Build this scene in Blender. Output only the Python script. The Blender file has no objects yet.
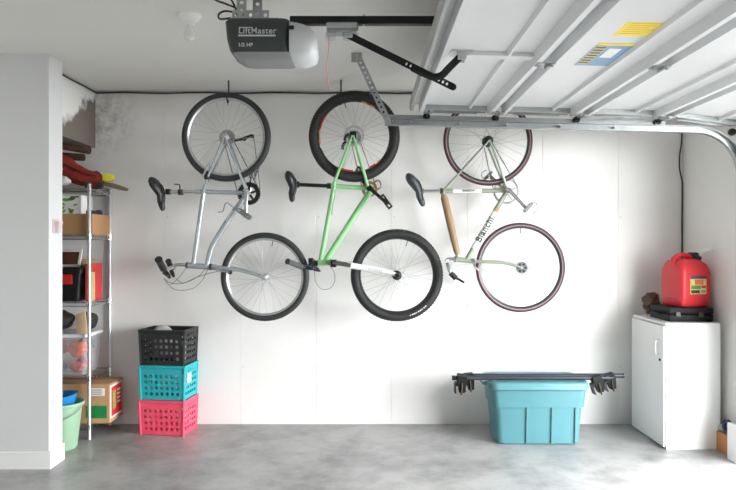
import bpy, bmesh, math, random
from mathutils import Vector, Matrix, Quaternion
random.seed(7)
SC = bpy.context.scene
COL = SC.collection
PI = math.pi

# ------------------------------------------------------------------ camera, world, light, exposure
F, CZ, CD = 665.6, 1.40, 5.2          # focal length in pixels (736 wide), eye height, distance to the back wall
cam = bpy.data.cameras.new('camera')
cam.sensor_width = 36.0
cam.lens = F / 736 * 36
cam.clip_start = 0.05
camo = bpy.data.objects.new('camera', cam)
camo.location = (0, -CD, CZ)
camo.rotation_euler = (PI / 2, 0, 0)
COL.objects.link(camo)
SC.camera = camo

world = bpy.data.worlds.new('overcast_sky')
SC.world = world
world.use_nodes = True
bg = world.node_tree.nodes['Background']
bg.inputs['Color'].default_value = (0.96, 0.98, 1.0, 1)
bg.inputs['Strength'].default_value = 5.0

def portal(name, y0, y1, z0, z1, x):
    l = bpy.data.lights.new(name, 'AREA')
    l.shape = 'RECTANGLE'
    l.size = z1 - z0
    l.size_y = y1 - y0
    l.cycles.is_portal = True
    o = bpy.data.objects.new(name, l)
    o.location = (x, (y0 + y1) / 2, (z0 + z1) / 2)
    o.rotation_euler = (0, PI / 2, 0)      # shines towards -X
    COL.objects.link(o)

OPEN_A = (-3.41, -0.97)                    # garage door opening in view
portal('sky_portal', OPEN_A[0], OPEN_A[1], 0.0, 2.13, 2.62)

SC.view_settings.view_transform = 'Standard'
SC.view_settings.look = 'None'
SC.view_settings.gamma = 1.0
SC.view_settings.use_curve_mapping = False
SC.view_settings.exposure = 2.62
SC.cycles.max_bounces = 14
SC.cycles.diffuse_bounces = 9
SC.cycles.glossy_bounces = 4
SC.cycles.transparent_max_bounces = 12
SC.cycles.use_denoising = True
SC.cycles.sample_clamp_indirect = 10

# ------------------------------------------------------------------ helpers
def W(px, py, Y):
    d = CD + Y
    return Vector(((px - 368) * d / F, Y, CZ + (245 - py) * d / F))

def lin(c):
    return tuple(((v / 255) / 12.92 if v / 255 <= .04045 else ((v / 255 + .055) / 1.055) ** 2.4) for v in c)

MATS = {}
def mat(name, rgb, rough=.5, metal=0., var=.06, scale=8., bump=0., bscale=None, alpha=1., coat=0., spec=.5, trans=0.):
    if name in MATS: return MATS[name]
    m = bpy.data.materials.new(name)
    m.use_nodes = True
    nt = m.node_tree
    b = nt.nodes['Principled BSDF']
    c = lin(rgb)
    tc = nt.nodes.new('ShaderNodeTexCoord')
    nz = nt.nodes.new('ShaderNodeTexNoise')
    nz.inputs['Scale'].default_value = scale
    nz.inputs['Detail'].default_value = 4
    nt.links.new(tc.outputs['Object'], nz.inputs['Vector'])
    mx = nt.nodes.new('ShaderNodeMix'); mx.data_type = 'RGBA'
    mx.inputs['A'].default_value = (*[max(0, v * (1 - var * 1.6)) for v in c], 1)
    mx.inputs['B'].default_value = (*[min(1, v * (1 + var)) for v in c], 1)
    nt.links.new(nz.outputs['Fac'], mx.inputs['Factor'])
    nt.links.new(mx.outputs['Result'], b.inputs['Base Color'])
    b.inputs['Roughness'].default_value = rough
    b.inputs['Metallic'].default_value = metal
    b.inputs['Alpha'].default_value = alpha
    b.inputs['Coat Weight'].default_value = coat
    b.inputs['Specular IOR Level'].default_value = spec
    b.inputs['Transmission Weight'].default_value = trans
    if bump:
        n2 = nt.nodes.new('ShaderNodeTexNoise')
        n2.inputs['Scale'].default_value = bscale or scale * 6
        n2.inputs['Detail'].default_value = 5
        nt.links.new(tc.outputs['Object'], n2.inputs['Vector'])
        bp = nt.nodes.new('ShaderNodeBump')
        bp.inputs['Strength'].default_value = bump
        bp.inputs['Distance'].default_value = .01
        nt.links.new(n2.outputs['Fac'], bp.inputs['Height'])
        nt.links.new(bp.outputs['Normal'], b.inputs['Normal'])
    MATS[name] = m
    return m

def tag(o, label, cat, group=None):
    o['label'] = label; o['category'] = cat
    if group: o['group'] = group
    return o

def thing(name, label, cat, loc, group=None):
    o = bpy.data.objects.new(name, None)
    o.empty_display_size = .05
    o.location = loc
    COL.objects.link(o)
    return tag(o, label, cat, group)

def put(o, parent):
    """parent o while its geometry stays in world coordinates"""
    if parent is not None:
        o.parent = parent
        w = Matrix.Identity(4)
        p = parent
        while p is not None:
            w = p.matrix_parent_inverse.copy() @ p.matrix_basis @ w if p.parent else p.matrix_basis @ w
            p = p.parent
        o.matrix_parent_inverse = w.inverted()
    return o

def obj(name, bm, material, parent=None, angle=35, smooth=True, solid=0):
    me = bpy.data.meshes.new(name)
    bmesh.ops.recalc_face_normals(bm, faces=bm.faces[:])
    bm.to_mesh(me); bm.free()
    ms = material if isinstance(material, (list, tuple)) else [material]
    for m in ms: me.materials.append(m)
    if smooth:
        me.polygons.foreach_set('use_smooth', [True] * len(me.polygons))
        me.set_sharp_from_angle(angle=math.radians(angle))
    o = bpy.data.objects.new(name, me)
    COL.objects.link(o)
    if solid:
        md = o.modifiers.new('thickness', 'SOLIDIFY'); md.thickness = solid; md.offset = 0
    return put(o, parent)

def struct(name, bm, material, parent=None, **k):
    o = obj(name, bm, material, parent, **k)
    if parent is None: o['kind'] = 'structure'
    return o

def BM(): return bmesh.new()

def box(bm, lo, hi, bev=0., seg=1, M=None):
    lo, hi = Vector(lo), Vector(hi)
    c = (lo + hi) / 2; s = hi - lo
    mt = Matrix.Translation(c) @ Matrix.Diagonal((abs(s.x), abs(s.y), abs(s.z), 1))
    if M is not None: mt = M @ mt
    r = bmesh.ops.create_cube(bm, size=1, matrix=mt)
    if bev:
        es = list({e for v in r['verts'] for e in v.link_edges})
        bmesh.ops.bevel(bm, geom=es, offset=bev, segments=seg, affect='EDGES', profile=.5, clamp_overlap=True)
    return bm

def B(lo, hi, bev=0., seg=1, M=None): return box(BM(), lo, hi, bev, seg, M)

def spline(pts, n=6):
    pts = [Vector(p) for p in pts]
    if len(pts) < 3: return pts
    out = []
    for i in range(len(pts) - 1):
        p0 = pts[max(i - 1, 0)]; p1 = pts[i]; p2 = pts[i + 1]; p3 = pts[min(i + 2, len(pts) - 1)]
        for k in range(n):
            t = k / n
            out.append(.5 * ((2 * p1) + (p2 - p0) * t + (2 * p0 - 5 * p1 + 4 * p2 - p3) * t * t + (3 * p1 - p0 - 3 * p2 + p3) * t ** 3))
    out.append(pts[-1])
    return out

def tube(bm, pts, r, n=8, closed=False, flat=1.0, fdir=None):
    pts = [Vector(p) for p in pts]
    N = len(pts)
    rs = r if isinstance(r, (list, tuple)) else [r] * N
    if len(rs) != N:
        rs = [rs[0] + (rs[-1] - rs[0]) * i / (N - 1) for i in range(N)]
    rings = []; u = None
    for i in range(N):
        if closed: t = pts[(i + 1) % N] - pts[i - 1]
        else: t = pts[min(i + 1, N - 1)] - pts[max(i - 1, 0)]
        t.normalize()
        if u is None:
            a = Vector(fdir) if fdir is not None else (Vector((0, 1, 0)) if abs(t.y) < .8 else Vector((0, 0, 1)))
            u = (a - t * a.dot(t)).normalized()
        else:
            u = (u - t * u.dot(t)).normalized()
        v = t.cross(u)
        rings.append([bm.verts.new(pts[i] + (u * math.cos(2 * PI * k / n) * flat + v * math.sin(2 * PI * k / n)) * rs[i]) for k in range(n)])
    for i in range(N if closed else N - 1):
        a, b = rings[i], rings[(i + 1) % N]
        for k in range(n):
            bm.faces.new((a[k], a[(k + 1) % n], b[(k + 1) % n], b[k]))
    if not closed:
        bm.faces.new(rings[0][::-1]); bm.faces.new(rings[-1])
    return bm

def T(pts, r, n=8, **k): return tube(BM(), pts, r, n, **k)

def lathe(bm, prof, c, axis='Y', n=24, closed=False):
    """prof: (radius, height along the axis)"""
    c = Vector(c)
    ax = {'X': Vector((1, 0, 0)), 'Y': Vector((0, 1, 0)), 'Z': Vector((0, 0, 1))}[axis] if isinstance(axis, str) else Vector(axis).normalized()
    a = Vector((0, 0, 1)) if abs(ax.z) < .9 else Vector((1, 0, 0))
    u = (a - ax * a.dot(ax)).normalized(); v = ax.cross(u)
    rings = []
    for (r, h) in prof:
        if r < 1e-6: rings.append([bm.verts.new(c + ax * h)])
        else: rings.append([bm.verts.new(c + ax * h + (u * math.cos(2 * PI * k / n) + v * math.sin(2 * PI * k / n)) * r) for k in range(n)])
    m = len(rings)
    for i in range(m if closed else m - 1):
        a_, b_ = rings[i], rings[(i + 1) % m]
        for k in range(n):
            k2 = (k + 1) % n
            if len(a_) == 1 and len(b_) == 1: continue
            if len(a_) == 1: bm.faces.new((a_[0], b_[k2], b_[k]))
            elif len(b_) == 1: bm.faces.new((a_[k], a_[k2], b_[0]))
            else: bm.faces.new((a_[k], a_[k2], b_[k2], b_[k]))
    return bm

def loft(bm, rings, cap=True):
    vr = [[bm.verts.new(Vector(p)) for p in r] for r in rings]
    n = len(vr[0])
    for a, b in zip(vr[:-1], vr[1:]):
        for k in range(n):
            bm.faces.new((a[k], a[(k + 1) % n], b[(k + 1) % n], b[k]))
    if cap:
        bm.faces.new(vr[0][::-1]); bm.faces.new(vr[-1])
    return bm

def prism(bm, poly, d):
    """poly: 3D points of one face, d: extrusion vector"""
    d = Vector(d)
    return loft(bm, [[Vector(p) for p in poly], [Vector(p) + d for p in poly]])

def lattice(bm, o, u, v, nu, nv, hole=.62, mu=0., mv=0., skip=None):
    """sheet with octagonal holes; o corner, u and v edge vectors, mu/mv plain margins as fractions"""
    o, u, v = Vector(o), Vector(u), Vector(v)
    cache = {}
    def V(a, b):
        k = (round(a, 5), round(b, 5))
        if k not in cache: cache[k] = bm.verts.new(o + u * a + v * b)
        return cache[k]
    us = [mu + (1 - 2 * mu) * i / nu for i in range(nu + 1)]
    vs = [mv + (1 - 2 * mv) * i / nv for i in range(nv + 1)]
    for i in range(nu):
        for j in range(nv):
            a0, a1, b0, b1 = us[i], us[i + 1], vs[j], vs[j + 1]
            if skip and skip(i, j):
                bm.faces.new((V(a0, b0), V(a1, b0), V(a1, b1), V(a0, b1))); continue
            ca, cb = (a0 + a1) / 2, (b0 + b1) / 2
            ha, hb = (a1 - a0) / 2 * hole, (b1 - b0) / 2 * hole
            k = .42
            oc = [(-1, -k), (-k, -1), (k, -1), (1, -k), (1, k), (k, 1), (-k, 1), (-1, k)]
            p = [V(ca + x * ha, cb + y * hb) for x, y in oc]
            q = [V(a0, b0), V(a1, b0), V(a1, b1), V(a0, b1)]
            bm.faces.new((q[0], q[1], p[2], p[1])); bm.faces.new((q[1], p[3], p[2]))
            bm.faces.new((q[1], q[2], p[4], p[3])); bm.faces.new((q[2], p[5], p[4]))
            bm.faces.new((q[2], q[3], p[6], p[5])); bm.faces.new((q[3], p[7], p[6]))
            bm.faces.new((q[3], q[0], p[0], p[7])); bm.faces.new((q[0], p[1], p[0]))
    if mu or mv:
        g = [0] + us + [1]; h = [0] + vs + [1]
        for i in range(len(g) - 1):
            for j in range(len(h) - 1):
                if 0 < i < len(g) - 2 and 0 < j < len(h) - 2: continue
                if g[i + 1] - g[i] < 1e-5 or h[j + 1] - h[j] < 1e-5: continue
                bm.faces.new((V(g[i], h[j]), V(g[i + 1], h[j]), V(g[i + 1], h[j + 1]), V(g[i], h[j + 1])))
    return bm

def text(name, body, size, loc, rot, material, parent, extrude=.0008, bold=0.0, M=None):
    cu = bpy.data.curves.new(name, 'FONT')
    cu.body = body; cu.size = size; cu.extrude = extrude; cu.offset = bold; cu.space_character = 1.08
    cu.align_x = 'CENTER'; cu.align_y = 'CENTER'
    cu.materials.append(material)
    o = bpy.data.objects.new(name, cu)
    COL.objects.link(o)
    put(o, parent)
    o.location = loc; o.rotation_euler = rot
    bpy.context.view_layer.update()
    me = bpy.data.meshes.new_from_object(o.evaluated_get(bpy.context.evaluated_depsgraph_get()))
    mo = bpy.data.objects.new(name, me)
    COL.objects.link(mo)
    put(mo, parent)
    mo.location = loc; mo.rotation_euler = rot
    bpy.data.objects.remove(o)
    return mo

def blob(bm, c, s, seed=0, amp=.15, sub=3, freq=3.):
    r = bmesh.ops.create_icosphere(bm, subdivisions=sub, radius=1)
    rnd = random.Random(seed)
    ph = [(Vector((rnd.uniform(-1, 1), rnd.uniform(-1, 1), rnd.uniform(-1, 1))).normalized(), rnd.uniform(0, 6.3), rnd.uniform(.7, 1.8) * freq) for _ in range(7)]
    for v in r['verts']:
        d = sum(math.sin(p.dot(v.co) * f + q) for p, q, f in ph) / 4
        k = 1 + amp * d
        v.co = Vector((v.co.x * s[0] * k + c[0], v.co.y * s[1] * k + c[1], v.co.z * s[2] * k + c[2]))
    return bm

# ------------------------------------------------------------------ materials
white_paint = mat('white_wall_paint', (232, 231, 228), .6, var=.03, scale=1.6, bump=.05, bscale=60)
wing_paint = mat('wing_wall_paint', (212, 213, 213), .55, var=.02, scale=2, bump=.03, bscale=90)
ceil_paint = mat('ceiling_paint', (222, 221, 217), .8, var=.03, scale=1.2, bump=.06, bscale=80)
trim_paint = mat('trim_paint', (236, 236, 235), .4, var=.015)
door_white = mat('door_white_enamel', (217, 218, 219), .38, var=.015, scale=3)
galv = mat('galvanised_steel', (168, 172, 172), .38, .85, var=.12, scale=30)
chrome = mat('chrome', (214, 214, 216), .16, 1., var=.03)
alu = mat('brushed_aluminium', (196, 198, 200), .32, .85, var=.05, scale=20)
black_metal = mat('black_painted_steel', (24, 24, 27), .4, .3, var=.1)
black_rub = mat('black_rubber', (34, 34, 35), .62, var=.12, scale=14, bump=.15, bscale=120)
black_plast = mat('black_plastic', (20, 21, 22), .42, var=.1)
white_plast = mat('white_plastic', (235, 235, 233), .35, var=.02)
cardboard = mat('cardboard', (176, 134, 92), .8, var=.08, scale=5, bump=.05)
cardboard2 = mat('pale_cardboard', (190, 150, 108), .8, var=.08, scale=5, bump=.05)

def concrete_floor():
    m = bpy.data.materials.new('polished_concrete'); m.use_nodes = True
    nt = m.node_tree; b = nt.nodes['Principled BSDF']
    tc = nt.nodes.new('ShaderNodeTexCoord')
    def noise(s, d=6, r=.6):
        n = nt.nodes.new('ShaderNodeTexNoise'); n.inputs['Scale'].default_value = s; n.inputs['Detail'].default_value = d
        n.inputs['Roughness'].default_value = r
        nt.links.new(tc.outputs['Object'], n.inputs['Vector']); return n
    n1, n2 = noise(1.6), noise(5, 9, .72)
    add = nt.nodes.new('ShaderNodeMath'); add.operation = 'MULTIPLY_ADD'; add.inputs[1].default_value = .8
    nt.links.new(n2.outputs['Fac'], add.inputs[0]); nt.links.new(n1.outputs['Fac'], add.inputs[2])
    r = nt.nodes.new('ShaderNodeValToRGB')
    r.color_ramp.elements[0].position = .6; r.color_ramp.elements[0].color = (*lin((100, 100, 99)), 1)
    r.color_ramp.elements[1].position = 1.0; r.color_ramp.elements[1].color = (*lin((166, 166, 165)), 1)
    nt.links.new(add.outputs[0], r.inputs['Fac'])
    nt.links.new(r.outputs['Color'], b.inputs['Base Color'])
    rr = nt.nodes.new('ShaderNodeMapRange'); rr.inputs['To Min'].default_value = .24; rr.inputs['To Max'].default_value = .5
    nt.links.new(n2.outputs['Fac'], rr.inputs['Value']); nt.links.new(rr.outputs['Result'], b.inputs['Roughness'])
    bp = nt.nodes.new('ShaderNodeBump'); bp.inputs['Strength'].default_value = .04; bp.inputs['Distance'].default_value = .01
    nt.links.new(n2.outputs['Fac'], bp.inputs['Height']); nt.links.new(bp.outputs['Normal'], b.inputs['Normal'])
    return m

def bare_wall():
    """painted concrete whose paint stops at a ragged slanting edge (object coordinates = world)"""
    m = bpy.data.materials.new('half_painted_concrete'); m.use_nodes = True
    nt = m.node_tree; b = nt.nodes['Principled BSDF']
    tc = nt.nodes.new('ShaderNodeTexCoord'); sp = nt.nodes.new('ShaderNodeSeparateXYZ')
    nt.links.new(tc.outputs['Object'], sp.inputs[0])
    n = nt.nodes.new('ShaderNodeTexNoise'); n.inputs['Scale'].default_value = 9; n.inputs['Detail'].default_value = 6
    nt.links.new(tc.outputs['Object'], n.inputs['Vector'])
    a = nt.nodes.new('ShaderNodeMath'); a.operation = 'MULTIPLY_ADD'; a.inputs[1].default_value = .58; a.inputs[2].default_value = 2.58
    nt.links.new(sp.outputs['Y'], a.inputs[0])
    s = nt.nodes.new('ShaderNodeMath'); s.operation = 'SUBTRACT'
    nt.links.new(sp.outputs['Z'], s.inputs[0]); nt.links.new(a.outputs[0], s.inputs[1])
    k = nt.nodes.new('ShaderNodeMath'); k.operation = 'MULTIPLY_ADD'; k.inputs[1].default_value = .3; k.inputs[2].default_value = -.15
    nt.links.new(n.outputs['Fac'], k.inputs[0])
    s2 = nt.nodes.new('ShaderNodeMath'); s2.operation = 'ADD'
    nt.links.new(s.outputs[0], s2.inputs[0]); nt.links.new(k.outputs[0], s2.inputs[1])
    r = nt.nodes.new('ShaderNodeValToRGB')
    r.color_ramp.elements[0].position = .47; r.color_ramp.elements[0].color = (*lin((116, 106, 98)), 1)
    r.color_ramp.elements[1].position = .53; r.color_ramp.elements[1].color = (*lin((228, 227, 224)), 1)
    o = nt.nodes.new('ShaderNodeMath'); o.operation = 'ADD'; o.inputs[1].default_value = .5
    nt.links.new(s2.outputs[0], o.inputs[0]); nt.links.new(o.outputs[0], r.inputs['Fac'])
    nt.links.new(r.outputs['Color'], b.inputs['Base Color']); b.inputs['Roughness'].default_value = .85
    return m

def back_wall_mat():
    """white paint on poured concrete, thinner and stained at the top near the alcove"""
    m = bpy.data.materials.new('painted_concrete'); m.use_nodes = True
    nt = m.node_tree; b = nt.nodes['Principled BSDF']
    tc = nt.nodes.new('ShaderNodeTexCoord')
    n1 = nt.nodes.new('ShaderNodeTexNoise'); n1.inputs['Scale'].default_value = 1.3; n1.inputs['Detail'].default_value = 5
    n2 = nt.nodes.new('ShaderNodeTexNoise'); n2.inputs['Scale'].default_value = 14; n2.inputs['Detail'].default_value = 7; n2.inputs['Roughness'].default_value = .7
    for n in (n1, n2): nt.links.new(tc.outputs['Object'], n.inputs['Vector'])
    r1 = nt.nodes.new('ShaderNodeValToRGB')
    r1.color_ramp.elements[0].position = .3; r1.color_ramp.elements[0].color = (*lin((228, 227, 224)), 1)
    r1.color_ramp.elements[1].position = .7; r1.color_ramp.elements[1].color = (*lin((240, 239, 237)), 1)
    nt.links.new(n1.outputs['Fac'], r1.inputs['Fac'])
    d = nt.nodes.new('ShaderNodeVectorMath'); d.operation = 'DISTANCE'; d.inputs[1].default_value = (-2.12, 0, 2.42)
    nt.links.new(tc.outputs['Object'], d.inputs[0])
    mr = nt.nodes.new('ShaderNodeMapRange'); mr.inputs['From Min'].default_value = .36; mr.inputs['From Max'].default_value = .0
    nt.links.new(d.outputs['Value'], mr.inputs['Value'])
    ml = nt.nodes.new('ShaderNodeMath'); ml.operation = 'MULTIPLY'
    cr = nt.nodes.new('ShaderNodeValToRGB'); cr.color_ramp.elements[0].position = .42; cr.color_ramp.elements[1].position = .62
    nt.links.new(n2.outputs['Fac'], cr.inputs['Fac'])
    nt.links.new(mr.outputs['Result'], ml.inputs[0]); nt.links.new(cr.outputs['Color'], ml.inputs[1])
    mx = nt.nodes.new('ShaderNodeMix'); mx.data_type = 'RGBA'
    nt.links.new(ml.outputs[0], mx.inputs['Factor']); nt.links.new(r1.outputs['Color'], mx.inputs['A'])
    mx.inputs['B'].default_value = (*lin((150, 147, 142)), 1)
    nt.links.new(mx.outputs['Result'], b.inputs['Base Color'])
    b.inputs['Roughness'].default_value = .5
    bp = nt.nodes.new('ShaderNodeBump'); bp.inputs['Strength'].default_value = .08; bp.inputs['Distance'].default_value = .01
    nt.links.new(n2.outputs['Fac'], bp.inputs['Height']); nt.links.new(bp.outputs['Normal'], b.inputs['Normal'])
    return m

wall_mat = back_wall_mat()
bare_mat = bare_wall()

# ------------------------------------------------------------------ the room
HC = 2.60                      # ceiling
XR = 2.46                      # right wall face
XA = -2.13                     # face of the alcove bulkhead
struct('floor', B((-3.6, -7.6, -.2), (2.62, .2, 0)), concrete_floor())
struct('driveway', B((2.62, -12, -.25), (16, 6, -.03)), mat('driveway_concrete', (92, 91, 89), .85, var=.08, scale=1))
struct('ceiling', B((-3.6, -7.6, HC), (2.62, .2, HC + .15)), ceil_paint)
wb = struct('wall_back', B((-3.2, .004, 0), (XR, .2, HC)), wall_mat)
# poured-concrete bays between the form seams
xs = [-3.2] + [(165 - 368) / 128 + .59 * k for k in range(-2, 7)] + [XR]
for a, b in zip(xs[:-1], xs[1:]):
    struct('panel', B((a + .0012, 0, 0), (b - .0012, .0045, HC), .0015), wall_mat, wb)
# form-tie dimples
dim = BM()
for k in range(7):
    for z in (.45, 1.62):
        lathe(dim, [(0, -.001), (.003, -.001), (.006, 0)], ((165 - 368) / 128 + .59 * k + .02, 0, z), 'Y', 10)
obj('form_tie', dim, mat('tie_grey', (206, 205, 200), .7), wb)

# right wall: corner return, header over the opening, wall beside the camera
rw = BM()
box(rw, (XR, OPEN_A[1], 0), (2.6, .2, HC))
box(rw, (XR, -7.6, 2.13), (2.6, OPEN_A[1], HC))
box(rw, (XR, -7.6, 0), (2.6, OPEN_A[0], 2.13))
struct('wall_right', rw, white_paint)
struct('added_shade_eave', B((2.6, -8.0, 2.32), (3.9, 1.0, 2.5)), white_paint)  # unseen overhang, added to hold back high daylight near the opening
struct('wall_front', B((-3.6, -7.6, 0), (XR, -7.45, HC)), white_paint)
struct('wall_left', B((-3.6, -7.45, 0), (-3.45, -1.03, HC)), white_paint)
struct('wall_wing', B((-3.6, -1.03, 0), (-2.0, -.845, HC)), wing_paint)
struct('wall_alcove', B((-3.6, -.845, 0), (-3.2, .2, 2.16)), white_paint)
struct('wall_bulkhead', B((-3.6, -.845, 2.16), (XA, .0, HC)), bare_mat)
bb = BM()
bbp = [(-3.45, -1.046), (-1.984, -1.046), (-1.984, -.845), (-2.0, -.845), (-2.0, -1.03), (-3.45, -1.03)]
prism(bb, [(x, y, 0) for x, y in bbp], (0, 0, .105))
struct('baseboard_wing', bb, trim_paint)
# jamb of the door opening
jb = BM()
box(jb, (2.40, -.995, 0), (2.6, -.955, 2.16), .003)
box(jb, (2.352, -.955, 0), (2.40, -.84, .24), .003)
struct('trim_1', jb, trim_paint)
wood = mat('raw_pine', (196, 132, 78), .7, var=.15, scale=12)
struct('trim_2', B((2.385, -.835, 0), (2.46, -.58, .13), .003), wood)

# ------------------------------------------------------------------ overhead garage door
door = thing('garage_door', 'white overhead garage door rolled up open under the ceiling', 'garage door', (1.3, -2.12, 2.2))
DY0, DY1 = -3.34, -.915
SW = .53
SLOPE = math.radians(1.4)
sec_prof = [(0, .0), (.022, .0), (.028, .056), (.05, .056), (.062, .012), (.33, .012), (.338, .03), (.352, .03), (.36, .012),
            (.452, .012), (.47, .056), (.495, .056), (.5, .0), (.528, .0)]
ox, oz, ang = .304, 2.260 + .045, SLOPE
starts = []
for i in range(4):
    if i == 3: ang = math.radians(7.5)
    starts.append((ox, oz, ang))
    ox += SW * math.cos(ang); oz -= SW * math.sin(ang)
def sec_pt(i, u, y, w):
    x0, z0, a = starts[i]
    return Vector((x0 + u * math.cos(a) - w * math.sin(a), y, z0 - u * math.sin(a) - w * math.cos(a)))
def sec_box(bm, i, u0, u1, y0, y1, w0, w1, bev=.0):
    x0, z0, a = starts[i]
    M = Matrix.Translation((x0, 0, z0)) @ Matrix.Rotation(a, 4, 'Y')
    return box(bm, (u0, y0, -w1), (u1, y1, -w0), bev, 1, M)
sections = []
for i in range(4):
    low = [sec_pt(i, u, DY1, w) for u, w in sec_prof]
    top = [sec_pt(i, .528, DY1, -.02), sec_pt(i, 0, DY1, -.02)]
    s = obj('section', prism(BM(), low + top, (0, DY0 - DY1, 0)), door_white, door, angle=20)
    sections.append(s)
    for (a, b) in ((DY1, DY1 - .06), (DY0, DY0 + .06)):
        obj('end_stile', sec_box(BM(), i, .062, .45, min(a, b), max(a, b), .012, .046, .002), galv if a == DY1 else door_white, s)
    if i == 0:
        obj('centre_stile', sec_box(BM(), i, .15, .46, -2.15, -2.09, .012, .032, .002), door_white, s)
        ts = BM()
        prism(ts, [sec_pt(0, u, DY1, w) for u, w in ((-.035, .03), (-.028, .042), (-.012, .042), (-.008, .006), (.0, .006), (.0, -.02), (-.035, -.02))], (0, DY0 - DY1, 0))
        obj('top_strut', ts, mat('strut_grey', (186, 188, 186), .45, .3), s)
    if i < 3:
        for y in (-1.0, -2.12, -3.28):
            h = BM()
            sec_box(h, i, .475, .56, y - .03, y + .03, .057, .061, .001)
            tube(h, [sec_pt(i, .529, y - .035, .066), sec_pt(i, .529, y + .035, .066)], .008)
            for u in (.485, .55):
                tube(h, [sec_pt(i, u, y, .060), sec_pt(i, u, y, .068)], .006, 6)
            obj('hinge', h, galv, s)
# track side rollers and hinges at the far end
for i, u in ((0, .08), (0, .53), (1, .53), (2, .53), (3, .50)):
    r = BM()
    c = sec_pt(i, u, -.90, .062)
    lathe(r, [(0, -.012), (.022, -.012), (.024, -.004), (.024, .004), (.022, .012), (0, .012)], c + Vector((0, .055, 0)), 'Y', 16)
    tube(r, [c + Vector((0, .05, 0)), c + Vector((0, -.12, 0))], .006, 8)
    ro = obj('roller', r, black_plast, sections[i])
    rb = BM()
    sec_box(rb, i, u - .028, u + .028, -1.01, -.95, .05, .066, .002)
    obj('roller_bracket', rb, galv, sections[i])
# galvanised end caps seen just above the track
for i in range(4):
    ec = BM()
    sec_box(ec, i, .10, .40, DY1 - .002, DY1 + .012, -.015, .05, .001)
    obj('end_cap', ec, galv, sections[i])
# stickers on the inside of section two
st_y = mat('sticker_yellow', (246, 218, 74), .5, var=.04)
st_b = mat('sticker_blue', (132, 168, 200), .5, var=.12, scale=20)
st_w = mat('sticker_white', (240, 240, 238), .5, var=.02)
st_g = mat('sticker_tan', (196, 186, 150), .6, var=.2, scale=30)
st_k = mat('sticker_ink', (70, 70, 74), .6)
s1 = sections[1]
def on_sec1(x0, x1, y0, y1, w=.0128, t=.0006):
    return sec_box(BM(), 1, x0 - starts[1][0], x1 - starts[1][0], y0, y1, w - t, w)
stk = obj('sticker', on_sec1(1.02, 1.185, -2.59, -2.42), st_y, s1)
stk['label'] = 'plain yellow warning sticker'
ln = BM()
for k in range(6):
    sec_box(ln, 1, 1.04 - starts[1][0], 1.17 - starts[1][0] - .02 * (k % 3), -2.58 + k * .025, -2.572 + k * .025, .0128, .0131)
obj('print', ln, mat('sticker_ochre', (214, 178, 48), .6), stk)
stb = obj('sticker', on_sec1(1.0, 1.17, -2.32, -1.96), st_b, s1)
stb['label'] = 'blue warning sticker with a yellow header and white text block'
obj('print', on_sec1(1.0, 1.17, -2.32, -2.285, .0132), st_y, stb)
obj('print', on_sec1(1.005, 1.06, -2.27, -1.98, .0132), st_g, stb)
obj('print', on_sec1(1.075, 1.13, -2.24, -2.1, .0132), st_w, stb)
ln = BM()
for k in range(7):
    sec_box(ln, 1, .1 + .91 - starts[1][0], 1.054 - starts[1][0], -2.26 + k * .04, -2.245 + k * .04, .0132, .0136)
obj('print', ln, st_k, stb)

# track
TY = -.865
trk = thing('door_track', 'galvanised steel garage door track running under the open door', 'door track', (.1, TY, 2.2))
za = W(388, 122, TY).z
CX = .0
pts = [Vector((.11, TY, za)), Vector((2.13, TY, za - 2.02 * math.tan(SLOPE)))]
R = .30
cx, cz = pts[-1].x, pts[-1].z - R
for k in range(1, 13):
    a = PI / 2 * k / 12
    pts.append(Vector((cx + CX + R * math.sin(a), TY, cz + R * math.cos(a))))
pts.append(Vector((pts[-1].x, TY, .02)))
def channel(path, w=.044, d=.020, t=.003):
    bm = BM()
    rings = []
    for i, p in enumerate(path):
        t_ = (path[min(i + 1, len(path) - 1)] - path[max(i - 1, 0)]).normalized()
        nrm = Vector((-t_.z, 0, t_.x))        # up for a track running along +X
        y = Vector((0, 1, 0))
        sec = [(-w / 2, -d), (-w / 2, d), (w / 2, d), (w / 2, -d), (w / 2 - t, -d), (w / 2 - t, d - t), (-w / 2 + t, d - t), (-w / 2 + t, -d)]
        rings.append([p + nrm * a + y * b for a, b in sec])
    return loft(bm, rings)
obj('rail', channel(pts), galv, trk)
ang_ = BM()
prism(ang_, [(.11, TY + .026, za - .02), (1.95, TY + .026, za - .02 - 1.84 * math.tan(SLOPE)), (1.95, TY + .026, za + .055 - 1.84 * math.tan(SLOPE)), (.11, TY + .026, za + .055)], (0, .004, 0))
obj('stiffener_angle', ang_, galv, trk)
for x in (.16, .28, .60, .9, 1.25, 1.6):
    b = BM()
    z = za - (x - .11) * math.tan(SLOPE)
    tube(b, [(x, TY - .03, z), (x, TY + .034, z)], .007, 6)
    obj('bolt', b, alu, trk)
# bracket holding the vertical rail at the jamb
obj('jamb_bracket', B((2.41, TY - .03, 1.5), (XR - .002, TY + .03, 1.56), .002), galv, trk)
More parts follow.
